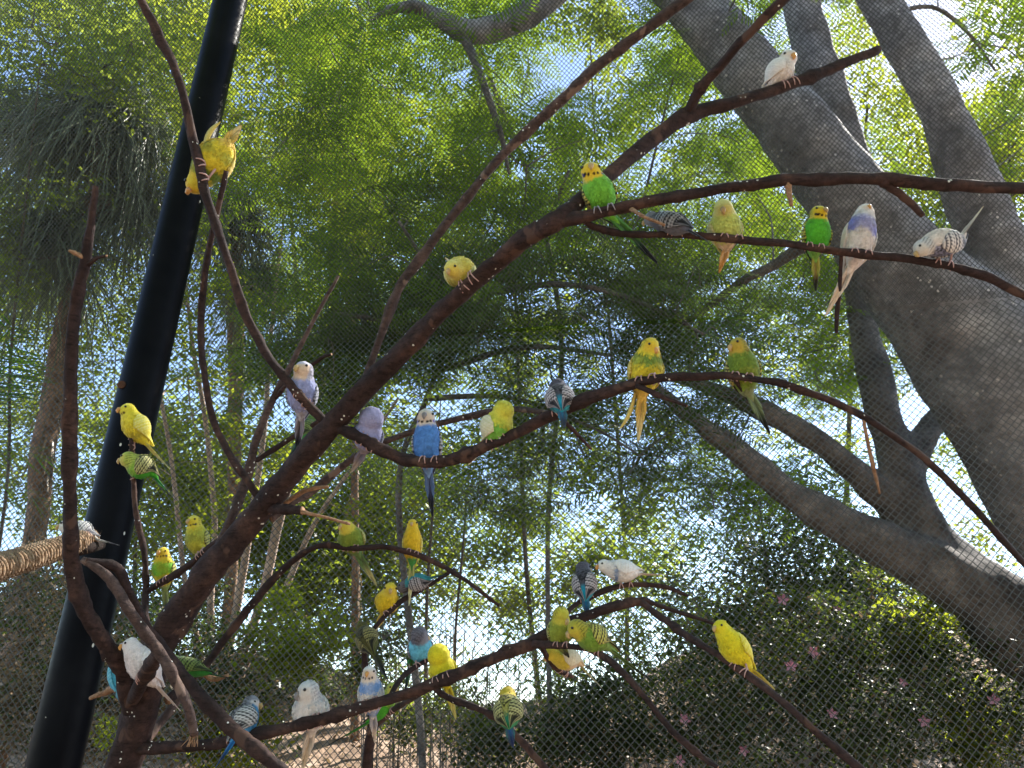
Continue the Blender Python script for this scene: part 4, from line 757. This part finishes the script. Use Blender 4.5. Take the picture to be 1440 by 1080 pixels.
def bird(label, pk, perch_key, foot, head, vent, tail, width, face, hface=None, lean=60, hpitch=0, hr=.66, bf=None, tailw=1.0, feet=True, wings=(1, 1), eyes=True, wingdrop=0.0, bulge=.11, dd=0.0, hd_off=0.0, tucked=False, fanwing=None, dtail=None, dhead=None, perchfront=None):
    p = PAL[pk]
    c, C, R_ = BR[perch_key]
    k = int(np.argmin((c[:, 0] - foot[0])**2 + (c[:, 1] - foot[1])**2))
    Q = C[k].copy(); r = R_[k]; tg = unit(C[min(k+1, len(C)-1)] - C[max(k-1, 0)])
    # refine along the branch
    Qd = c[k, 3]
    psi = math.radians(face); fdir = np.array([math.sin(psi), -math.cos(psi), 0.])
    hp = math.radians(face if hface is None else hface); ht = math.radians(hpitch)
    hdv = unit([math.sin(hp)*math.cos(ht), -math.cos(hp)*math.cos(ht), math.sin(ht)])
    rb = width / 2 * Qd / FPX
    sp, cp_ = math.sin(PITCH), math.cos(PITCH)
    dR = Qd + math.cos(psi)*cp_*(r + rb*(.55 + .55*max(0, math.cos(psi)))) + dd
    Rv = np.array(P(*vent, dR))
    vu = (vent[1] - head[1]) / FPX * dR
    Lb = 2.9 * rb; lam = math.radians(lean)
    dc = (fdir[1]*math.cos(lam)*Lb + vu*sp) / cp_ if dhead is None else dhead
    H = np.array(P(*head, dR + float(np.clip(dc, -.06, .06)) + hd_off))
    vu2 = (vent[1] - tail[1]) / FPX * dR
    dt = (-fdir[1]*math.cos(lam)*3.4*rb + vu2*sp) / cp_ if dtail is None else dtail
    Tt = np.array(P(*tail, dR + float(np.clip(dt, -.07, .07))))
    a = unit(H - Rv); Lbody = np.linalg.norm(H - Rv)
    f = np.array(VR)*bf[0] + np.array(VU)*bf[1] - np.array(VF)*bf[2] if bf else fdir
    f = unit(f - a*(f @ a)); s = np.cross(a, f)
    td = unit(Tt - Rv); Lt = np.linalg.norm(Tt - Rv)
    rh = rb * hr * 1.07
    # --- body + head in one skin
    M_ = Rv + (H - Rv)*.5 + f*rb*bulge
    prof = [(-.30, .10), (-.16, .24), (-.06, .40), (.0, .50), (.10, .70), (.24, .90), (.40, 1.0), (.55, .99), (.70, .88), (.84, .72), (.96, .60), (1.04, .5)]
    def spine(t):
        if t < 0: return Rv + td * (-t) * min(Lt, 5*rb) * .9
        q = (1-t)**2*Rv + 2*t*(1-t)*M_ + t*t*H
        return q
    def prad(t): return float(np.interp(t, [x for x, _ in prof], [y for _, y in prof])) * rb
    ts = [x for x, _ in prof]; pts = np.array([spine(t) for t in ts])
    ns = 20; V = []; F = []
    Ta = np.gradient(pts, axis=0)
    for i, t in enumerate(ts):
        tn = unit(Ta[i]); ff = unit(f - tn*(f @ tn)); ss = np.cross(tn, ff); rr = prof[i][1]*rb
        for j in range(ns):
            an = 2*math.pi*j/ns
            V.append(pts[i] + ff*math.cos(an)*rr*.96 + ss*math.sin(an)*rr)
    for i in range(len(ts)-1):
        for j in range(ns): F.append((i*ns+j, i*ns+(j+1) % ns, (i+1)*ns+(j+1) % ns, (i+1)*ns+j))
    F.append(tuple(range(ns))[::-1]); F.append(tuple((len(ts)-1)*ns+j for j in range(ns)))
    mb = MB(); mb.add(V, F)
    hup = np.array([0, 0, 1.]) if abs(hdv[2]) < .8 else -fdir
    if bf: hup = unit(-a + .001)
    hup = unit(hup - hdv*(hup @ hdv)); hs = np.cross(hdv, hup)
    Vh, Fh = ellipsoid(H, [hs*rh*.98, hdv*rh*1.06, hup*rh*1.02], 18, 12); mb.add(Vh, Fh)
    Vh, Fh = ellipsoid(H + hdv*rh*.45 - hup*rh*.12, [hs*rh*.62, hdv*rh*.62, hup*rh*.62], 14, 10); mb.add(Vh, Fh)
    up_b = unit((Rv + a*Lbody*.35) - Q); 
    side_sign = [1, -1]
    lat = tg * (1 if tg @ s > 0 else -1)
    if abs(lat @ s) < .35: lat = unit(s*.5 + lat*.5)
    feetpts = [Q + tg * (sg * (1 if tg @ s > 0 else -1)) * rb*.42 for sg in side_sign]
    upv = unit(up_b - tg*(up_b @ tg)); fw = np.cross(tg, upv); fw = fw if fw @ f > 0 else -fw
    if feet:
        for q, sg in zip(feetpts, side_sign):
            top = q + upv*(r + .004)
            hip = Rv + a*Lbody*.22 + s*sg*rb*.42 + f*rb*.35
            mid = hip*.45 + top*.55
            d = unit(top - hip); e1 = unit(np.cross(d, f)); e2 = np.cross(d, e1)
            Vh, Fh = ellipsoid(hip*.6 + mid*.4, [d*np.linalg.norm(top - hip)*.38, e1*rb*.26, e2*rb*.26], 12, 8); mb.add(Vh, Fh)
    me0 = mb.mesh('tmp', np.zeros(3), [], True)
    ob0 = bpy.data.objects.new('tmp', me0); COL.objects.link(ob0)
    rm = ob0.modifiers.new('r', 'REMESH'); rm.mode = 'VOXEL'; rm.voxel_size = max(.0016, rb*.09); rm.use_smooth_shade = True
    sm = ob0.modifiers.new('s', 'SMOOTH'); sm.factor = .5; sm.iterations = 5
    dg = bpy.context.evaluated_depsgraph_get(); me = bpy.data.meshes.new_from_object(ob0.evaluated_get(dg))
    bpy.data.objects.remove(ob0); bpy.data.meshes.remove(me0)
    n = len(me.vertices); X = np.empty(n*3, np.float32); me.vertices.foreach_get('co', X); X = X.reshape(-1, 3).astype(float)
    # --- plumage painting
    seed = sum(map(ord, label)) % 97
    nz = vnoise(X, 55, seed); nf = vnoise(X, 210, seed + 1); nb = vnoise(X, 120, seed + 2)
    t = ((X - Rv) @ a) / Lbody
    cen = np.array([spine(min(max(x, -.3), 1.0)) for x in t])
    fb = ((X - cen) @ f) / rb
    tj = t + nz*.07 + nf*.03
    base = np.tile(np.array(p['belly']), (n, 1))
    base = lerp(base, p['vent'], 1 - sstep(-.02, .12, tj))
    for b0, b1, cc in p['bands']:
        mk = sstep(b0 - .05, b0 + .05, tj) * (1 - sstep(b1 - .05, b1 + .05, tj)) * np.clip(.86 + nz*.5, 0, 1)
        base = lerp(base, cc, mk)
    base *= (1 + nb*.17 + nf*.13 + nz*.10)[:, None]
    fe = np.sin((t*Lbody/rb)*26 + 3*np.cos(np.arctan2((X - cen) @ s, (X - cen) @ f)*11) + nz*5); base *= (1 + .055*fe)[:, None]
    bk = np.tile(np.array(p['back']), (n, 1))
    rump = (1 - sstep(.05, .3, tj)); bk = lerp(bk, p['rump'], rump)
    ang = np.arctan2((X - cen) @ s, -((X - cen) @ f))
    if p['bar'] is not None:
        st = np.sin((t*Lbody/rb)*17 + 2.2*np.cos(ang*7) + nz*2)
        bk = lerp(bk, p['bar'], sstep(.0, .35, st) * sstep(.25, .4, t) * .9)
    base = lerp(base, bk, 1 - sstep(-.42, -.18, fb + nf*.12))
    rel = (X - H) / rh; hx = rel @ hdv; hz = rel @ hup; hy = rel @ hs; hd = np.linalg.norm(rel, axis=1)
    inhead = (1 - sstep(1.22, 1.5, hd + nf*.12)) * sstep(.62, .75, t if not tucked else t + .15)
    hc = np.tile(np.array(p['head']), (n, 1))
    if p['bar'] is not None:
        st = np.sin(hz*19 + hx*6 + nz*1.5)
        backhead = np.clip(sstep(-.05, -.35, -(-hx)) if False else 1 - sstep(-.25, .25, hx), 0, 1)
        hc = lerp(hc, p['bar'], sstep(.1, .7, st) * backhead * .6)
    hc = lerp(hc, p['mask'], sstep(.0, .3, hx) * (1 - sstep(.25, .55, hz)))
    if p['spots'] is not None:
        for yy, zz in ((.28, -.72), (-.28, -.72), (.62, -.60), (-.62, -.60)):
            hc = lerp(hc, p['spots'], (1 - sstep(.10, .17, np.hypot(hy - yy, hz - zz))) * (hx > .1))
    if p['cheek'] is not None:
        for yy in (.88, -.88):
            hc = lerp(hc, p['cheek'], (1 - sstep(.12, .22, np.hypot(hx - .28, hz + .5))) * (np.sign(yy)*hy > .3))
    base = lerp(base, hc, inhead)
    set_col(me, np.clip(base, .003, .95)); me.name = 'bird_body'
    me.materials.clear(); me.materials.append(M['plumage'])
    # feather relief on the skin
    nn = np.empty(n*3, np.float32); me.vertices.foreach_get('normal', nn); nn = nn.reshape(-1, 3)
    X2 = X + nn * (nb*.03 + nf*.030)[:, None]*rb - Q
    me.vertices.foreach_set('co', X2.astype(np.float32).ravel()); me.update()
    e = empty('budgerigar', Q, label, 'bird', 'budgerigars in the aviary')
    ob_ = obj('body', me, e)
    # loose contour feathers lying over the skin
    rs = np.random.default_rng(seed + 5); nfth = 900
    ki = rs.choice(n, nfth); ki = ki[~((hd[ki] < 1.25) & (hx[ki] > .15)) & (t[ki] > -.12)]; nfth = len(ki)
    nk = nn[ki].astype(float); lay = -a - nk*((-a) @ nk.T)[:, None] + rs.normal(0, .28, (nfth, 3)); lay -= nk*np.sum(lay*nk, 1)[:, None]; lay /= np.linalg.norm(lay, axis=1)[:, None] + 1e-9
    sdv = np.cross(nk, lay); sz = rb*rs.uniform(.16, .30, nfth)*np.where(hd[ki] < 1.35, .6, 1); b0 = X2[ki] - nk*rb*.01
    tipv = b0 + lay*sz[:, None] + nk*(rb*rs.uniform(.0, .055, nfth))[:, None]; md = b0 + lay*(sz*.55)[:, None] + nk*rb*.022
    wv = sdv*(sz*.30)[:, None]
    Vf = np.stack([b0, md + wv, tipv, md - wv], 1).reshape(-1, 3); cf = np.repeat(base[ki]*rs.uniform(.82, 1.14, nfth)[:, None], 4, 0)
    mf_ = mesh_from('contour_feathers', Vf, np.arange(nfth*4).reshape(nfth, 4), True, [M['plumage']]); set_col(mf_, np.clip(cf, .003, .95))
    obj('contour_feathers', mf_, ob_, kind='stuff')
    # --- wings
    for sg, on in zip((1, -1), wings):
        if not on: continue
        nv, nw = 36, 13; V = []; Cc = []
        va = np.linspace(0, 1, nv); wa = np.linspace(0, 1, nw)
        for v in va:
            tt = .74 - v*1.06
            cen0 = spine(max(tt, -.6)); 
            th0 = np.interp(v, [0, .12, .35, .7, 1], [58, 30, 16, 14, 16]); th1 = np.interp(v, [0, .12, .35, .6, .85, 1], [66, 100, 116, 96, 52, 20])
            rr = prad(max(tt, -.3)) if tt > 0 else np.interp(tt, [-.32, 0], [.20*rb, prad(0)])
            rr = max(rr, .24*rb) * np.interp(v, [0, .1, .5, 1], [1.0, 1.07, 1.10, 1.25])
            for w in wa:
                th = math.radians(th0 + (th1 - th0)*w)
                V.append(cen0 - f*math.cos(th)*rr*.98 + s*sg*math.sin(th)*rr + (np.array([0, 0, -1])*wingdrop*v*rb))
        V = np.array(V); VV, WW = np.meshgrid(va, wa, indexing='ij'); VV = VV.ravel(); WW = WW.ravel()
        # scale-like coverts, then long flight feathers
        row = VV*13; ri = np.floor(row); dv = row - ri; cw = WW*6 + .5*(ri % 2); dw = cw - np.floor(cw) - .5
        ed = sstep(.60, .74, dv + 1.5*dw**2)
        fl = np.abs((WW*5.5) % 1 - .5)*2; edf = sstep(.62, .85, fl)
        flight = sstep(.50, .56, VV - .10*(1-WW))
        dark = lerp(np.tile(np.array(p['wing']), (len(V), 1)), p['prim'], flight)
        eg = ed*(1-flight) + edf*flight*.8
        Cw = lerp(dark, p['edge'], eg) * (1 + .12*vnoise(V, 160, seed))[:, None]
        relief = (dv*(1-flight)*.035 + (1-fl)*flight*.03)*rb
        cenv = np.repeat(np.array([spine(max(.74 - v*1.06, -.6)) for v in va]), nw, axis=0)
        out = V - cenv; out /= np.linalg.norm(out, axis=1)[:, None]
        Vo = V + out*relief[:, None]; Vi = V - out*.09*rb
        ix = np.arange(nv*nw).reshape(nv, nw)
        Fo = np.stack([ix[:-1, :-1], ix[1:, :-1], ix[1:, 1:], ix[:-1, 1:]], -1).reshape(-1, 4)
        m_ = nv*nw; F = [tuple(q) for q in Fo] + [tuple(q[::-1] + m_) for q in Fo]
        bd = list(ix[0, :]) + list(ix[1:, -1]) + list(ix[-1, -2::-1]) + list(ix[-2:0:-1, 0])
        for i in range(len(bd)):
            x, y = bd[i], bd[(i+1) % len(bd)]; F.append((x, y, y + m_, x + m_))
        if sg < 0: F = [q[::-1] for q in F]
        mw = mesh_from('bird_wing', np.vstack([Vo, Vi]) - Q, F, True, [M['plumage']]); set_col(mw, np.clip(np.vstack([Cw, Cw]), .003, .95))
        obj('wing', mw, e)
    # --- a loosely held wing tip or flight feather
    if fanwing:
        A0 = np.array(P(*fanwing[0], dR + fanwing[2])); A1 = np.array(P(*fanwing[1], dR + fanwing[2] + .01))
        dA = A1 - A0; sd = unit(np.cross(dA, np.array(VF))); V = []; 
        for i, q in enumerate(np.linspace(0, 1, 9)):
            wv = rb*fanwing[3]*math.sin(math.pi*min(.97, .12 + q*.86))**.7; cpt = A0 + dA*q + sd*rb*.25*math.sin(q*2.6)
            V += [cpt - sd*wv, cpt + np.array(VF)*-.001, cpt + sd*wv, cpt + np.array(VF)*.001]
        F = [(i*4+j, i*4+(j+1) % 4, (i+1)*4+(j+1) % 4, (i+1)*4+j) for i in range(8) for j in range(4)] + [(0, 1, 2, 3), (35, 34, 33, 32)]
        mw = mesh_from('wing_tip', np.array(V) - Q, F, True, [M['plumage']]); set_col(mw, np.tile(np.array(p['edge']), (36, 1))); obj('wing', mw, e)
    # --- tail: stepped feathers
    mb = MB(); ls = unit(s - td*(s @ td)); dn = np.cross(td, ls)
    for q, (ln, lo) in enumerate(((1, .0), (.97, .05), (.80, .12), (.80, -.10), (.62, .19), (.62, -.17), (.48, .25), (.48, -.23))):
        V = []; cl_ = []
        for i, u in enumerate(np.linspace(0, 1, 9)):
            wv = rb*tailw*(.20 - .10*u)*(1 if u < .86 else (1 - (u - .86)/.14*.75))*(1 if q < 2 else .85)
            ctr = Rv - td*rb*.25 + td*(Lt*ln + rb*.25)*u + ls*lo*rb*(.35 + .8*u)*tailw + dn*(.02*q*rb)*(1 - .3*u)
            V += [ctr - ls*wv, ctr + dn*.025*rb, ctr + ls*wv, ctr - dn*.025*rb]
            cx = np.array(p['tail'])*(1 - sstep(.35, .75, u*ln)) + np.array(p['tip'])*sstep(.35, .75, u*ln)
            if q >= 4: cx = cx*.6 + np.array(p['vent'])*.4
            cl_ += [cx*.8, cx, cx*.8, cx]
        F = [(i*4+j, i*4+(j+1) % 4, (i+1)*4+(j+1) % 4, (i+1)*4+j) for i in range(8) for j in range(4)] + [(0, 1, 2, 3), (35, 34, 33, 32)]
        mb.add(V, F, np.array(cl_))
    obj('tail', mb.mesh('bird_tail', Q, [M['plumage']]), e)
    # --- eyes, beak, cere
    if eyes:
        for sg in (1, -1):
            cen0 = H + hs*sg*rh*.80 + hdv*rh*.58 + hup*rh*.22
            Vh, Fh = ellipsoid(cen0, [hs*rh*.15, hdv*rh*.15, hup*rh*.15], 10, 8)
            obj('eye', mesh_from('bird_eye', Vh - Q, Fh, True, [M['eye']]), e)
    bc = H + hdv*rh*1.0 - hup*rh*.10
    Cb = np.array([bc - hdv*rh*.1 + hup*rh*.1, bc + hdv*rh*.16 + hup*rh*.02, bc + hdv*rh*.26 - hup*rh*.20, bc + hdv*rh*.20 - hup*rh*.42, bc + hdv*rh*.10 - hup*rh*.52])
    V, Fq, cps = tube(Cb, np.array([.27, .28, .22, .12, .02])*rh, 10)
    bo = obj('beak', mesh_from('bird_beak', V - Q, Fq, True, [M[p['beak']]]), e)
    Vh, Fh = ellipsoid(bc + hdv*rh*.10 + hup*rh*.18, [hs*rh*.24, hdv*rh*.13, hup*rh*.13], 10, 8)
    obj('cere', mesh_from('bird_cere', Vh - Q, Fh, True, [M[p['cere']]]), bo)
    # --- feet: two toes forward, two back, gripping the branch
    if feet:
        rt = rb*.062
        for q, sg in zip(feetpts, side_sign):
            mb = MB()
            for dirn, arc, offs in ((1, 150, .14), (1, 140, -.14), (-1, 105, .12), (-1, 95, -.12)):
                aa = np.radians(np.linspace(0, arc, 6)); spread = np.linspace(0, 1, 6)*offs*rb*1.6
                V_ = np.array([q + (upv*math.cos(x) + fw*dirn*math.sin(x))*(r*1.06 + rt*.75) + tg*y for x, y in zip(aa, spread)])
                V, Fq, cps = tube(V_, np.linspace(rt*1.1, rt*.5, 6), 6); mb.add(V, Fq)
            hip = Rv + a*Lbody*.20 + s*sg*rb*.42 + f*rb*.35
            top = q + upv*(r*1.06 + rt*.6)
            V, Fq, cps = tube([hip, hip*.4 + top*.6, top], [rt*1.3, rt*1.15, rt*1.1], 7); mb.add(V, Fq)
            obj('foot', mb.mesh('bird_foot', Q, [M[p['leg']]]), e)
    return e

B = bird
B('yellow and green pied bird hanging head down on the long upright branch beside the post', 'yellowgreen', 'u1', (284, 243), (277, 258), (318, 203), (340, 176), 52, 0, hface=-60, hpitch=-60, bf=(.35, .1, 1), lean=80, dd=.0, dtail=0.01, dhead=0.0, hr=.56, fanwing=((287, 206), (313, 173), .01, .16), bulge=.05)
B('white bird with blue rump alone on the highest cut branch tip', 'whiteblue', 'main', (1113, 117), (1108, 83), (1086, 118), (1050, 137), 38, 75, hface=15, hpitch=-22, lean=45, hr=.62)
B('large bright green bird with pale yellow crown at the fork of the thick branch', 'green', 'r1', (848, 298), (831, 243), (852, 297), (926, 372), 46, -5, lean=62, hr=.60)
B('dark grey scalloped bird crouching with its face turned away behind the thick branch', 'grey', 'r2', (945, 330), (916, 308), (965, 320), (997, 340), 34, 215, hface=235, lean=20, hr=.58, bulge=0, dd=-.01)
B('pale lime bird tucking its head to its shoulder on the upper right twig', 'lime', 'r2', (1025, 336), (1017, 294), (1021, 345), (1011, 384), 47, 8, hface=-20, hpitch=-35, hr=.56, eyes=False)
B('vivid green bird with yellow face sitting against the grey tree trunk', 'brightgreen', 'r2', (1147, 348), (1151, 301), (1146, 356), (1147, 410), 38, 0, hface=25, hr=.58)
B('slim white bird with violet chest and long peach tail', 'violet', 'r2', (1207, 357), (1217, 296), (1200, 368), (1160, 445), 44, 5, hr=.42, lean=75)
B('grey and white bird bending down with its tail cocked up', 'greywhite', 'r2', (1328, 372), (1297, 349), (1348, 340), (1383, 290), 40, -75, hface=-95, hpitch=-35, lean=10, hr=.55, bulge=.35)
B('ruffled olive yellow bird preening on the thick diagonal branch', 'yellowolive', 'main', (658, 402), (636, 378), (655, 387), (626, 362), 44, -20, hface=-30, hpitch=-40, hr=.5, lean=50, tailw=.8, eyes=True, dd=.0)
B('lavender bird with peach face perched where the curving branch meets the thick one', 'lavender', 'u1', (428, 563), (427, 522), (424, 578), (417, 640), 42, 0, hface=-25, hr=.62)
B('dark green bird almost hidden behind the lavender bird with peach face', 'darkgreen', 'u3b', (432, 600), (436, 592), (424, 612), (404, 648), 26, 170, hface=180, lean=50)
B('plain lavender bird fluffed up with its head buried in its back', 'lavender2', 'mid', (519, 622), (522, 590), (513, 630), (494, 664), 43, 10, hface=175, hr=.80, eyes=False, lean=65)
B('sky blue bird with white head sitting upright on the sagging branch', 'blue', 'mid', (602, 652), (599, 588), (602, 655), (608, 728), 41, -3, hr=.62, lean=70)
B('yellow bird with green underside curled up asleep on the sagging branch', 'curled', 'mid', (700, 622), (708, 578), (690, 618), (658, 654), 46, 60, hface=150, hpitch=-20, hr=.62, lean=50, eyes=False)
B('small turquoise bird with black scalloped wings seen from behind', 'tealdark', 'mid', (792, 578), (785, 545), (789, 573), (795, 601), 39, 172, hface=160, hpitch=-20, lean=62, hr=.62)
B('big yellow and olive bird preening its wing with long yellow tail', 'yellowgreen', 'mid', (908, 537), (914, 487), (903, 548), (897, 622), 48, 5, hface=40, hpitch=-40, hr=.50, fanwing=((893, 552), (868, 603), .0, .14))
B('olive green bird with barred wings and long dark tail on the arching branch', 'olive', 'mid', (1048, 531), (1038, 487), (1050, 548), (1083, 611), 46, 0, hface=-70, hpitch=-10, hr=.52)
B('yellow bird with dark throat spots on top of the thin twig before the post', 'lutinospot', 'v', (186, 622), (180, 578), (201, 617), (239, 660), 36, -55, hface=-50, lean=55, hr=.56)
B('green bird with barred back clinging below the spotted yellow bird', 'greenb', 'v', (189, 660), (181, 646), (213, 663), (247, 704), 36, -70, hface=-90, lean=25, hr=.58)
B('grey barred bird with white belly half hidden behind the thick left branch', 'greybar', 'log', (120, 764), (95, 740), (126, 754), (168, 767), 34, -80, lean=22, hr=.58)
B('pale yellow bird with olive chest on the thin sloping twig', 'paleyg', 'c', (282, 780), (273, 734), (281, 777), (285, 800), 31, -10, hface=-30, hr=.56)
B('green chested bird with bright yellow face low on the thin sloping twig', 'yellgreen', 'c', (231, 817), (229, 778), (232, 822), (235, 868), 31, -8, hface=-12, hr=.52)
B('all white bird with orange beak behind the crossed branches', 'albino', 'link', (206, 950), (184, 908), (216, 957), (254, 1000), 42, -50, hface=-75, lean=52, hr=.50, dd=.03)
B('turquoise bird mostly hidden between the post and the perch tree', 'sky', 'claw', (164, 970), (172, 915), (166, 966), (170, 990), 30, 175, lean=65, dd=.0)
B('dark green bird showing only its back and blue tail behind the thick trunk', 'darkgreen', 'x', (268, 955), (240, 928), (285, 945), (336, 956), 26, -100, lean=15, tailw=.8)
B('grey headed bird with black barring and blue tail behind the forked branch', 'greyblue', 'low', (338, 1040), (353, 990), (332, 1032), (303, 1080), 40, 150, hface=95, lean=52, hr=.55)
B('round white bird twisting to preen on the lowest branch', 'whiteteal', 'low', (441, 1014), (434, 972), (440, 1020), (424, 1085), 48, 0, hface=-60, hpitch=-15, hr=.58)
B('white bird with pale blue chest patches facing forward on the lowest branch', 'whitechest', 'low', (524, 990), (519, 947), (524, 1000), (527, 1045), 35, 5, hface=-5, hr=.56)
B('dark olive bird seen from behind above the white and blue bird', 'oliveback', 'stem', (515, 905), (509, 884), (522, 912), (545, 955), 30, 160, hface=200, lean=55, hr=.6, dd=-.025)
B('pale turquoise bird with mauve head asleep beside the yellow bird', 'skybird', 'lowk', (594, 930), (590, 893), (592, 927), (572, 952), 35, 12, hface=120, hpitch=-10, hr=.62, eyes=False)
B('green bird with dark tail mostly hidden behind the turquoise sleeper', 'darkgreen', 'lowk', (580, 940), (588, 908), (577, 932), (569, 978), 20, 185, lean=75, dd=.055)
B('solid yellow fluffed bird with no face showing on the lowest branch', 'lutino', 'low', (622, 958), (617, 922), (627, 958), (641, 1012), 38, 8, hface=172, hpitch=-10, hr=.82, lean=72, eyes=False)
B('green bird peeping out behind the white and blue bird', 'greenb', 'lowm', (548, 1000), (552, 969), (530, 1008), (458, 1050), 28, 60, hface=40, lean=40, hr=.6)
B('amber yellow bird on the bent twig above the dark olive bird', 'lutinoamber', 'stem', (550, 858), (549, 829), (541, 860), (527, 888), 32, 0, hface=10, hpitch=-15, hr=.56)
B('grey and teal bird lying flat along the twig behind the yellow birds', 'tealflat', 'stem', (592, 828), (567, 826), (600, 815), (628, 808), 26, -100, hface=-90, lean=15, hr=.6)
B('olive green bird with yellow face on the thin arching twig', 'greenyellow', 'x', (494, 771), (487, 741), (500, 773), (530, 824), 37, -5, hface=-40, hpitch=-5, hr=.5)
B('slim yellow bird with green under its tail on the thin arching twig', 'ambergreen', 'x', (580, 779), (580, 738), (580, 787), (575, 852), 27, 0, hr=.56, lean=75)
B('black and blue scalloped bird seen from behind facing the white one', 'tealdark', 'lowtop', (822, 843), (820, 800), (823, 838), (826, 870), 33, 165, hface=120, lean=70, hr=.60)
B('white bird with a slate blue neck stripe standing in profile', 'whitestripe', 'lowtop', (878, 822), (850, 796), (893, 805), (938, 809), 32, -85, hface=-80, lean=20, hr=.54, bulge=.3)
B('olive yellow bird leaning its head down onto its neighbour', 'preenl', 'low4', (788, 907), (789, 865), (787, 905), (800, 925), 36, 5, hface=55, hpitch=-40, hr=.6, eyes=False)
B('green bird with black barred back pressing its face against its neighbour', 'preenr', 'low4', (836, 914), (811, 884), (850, 905), (922, 962), 40, -65, hface=-85, hpitch=-25, lean=40, hr=.6)
B('yellow white and green bird leaning forward beneath the preening pair', 'pied', 'low5', (790, 945), (775, 919), (812, 930), (846, 967), 32, -70, hface=-90, hpitch=-30, lean=25, hr=.55, dd=-.03)
B('bright yellow bird alone on the long branch sloping down in front of the hedge', 'lutino', 'low2', (1036, 940), (1014, 883), (1049, 935), (1090, 970), 40, -50, hface=-62, lean=55, hr=.52)
B('green bird with finely barred back and blue tail before the dark hedge', 'barred', 'lowr', (714, 1024), (714, 977), (715, 1018), (722, 1052), 39, 170, hface=-40, hpitch=-10, lean=68, hr=.56)
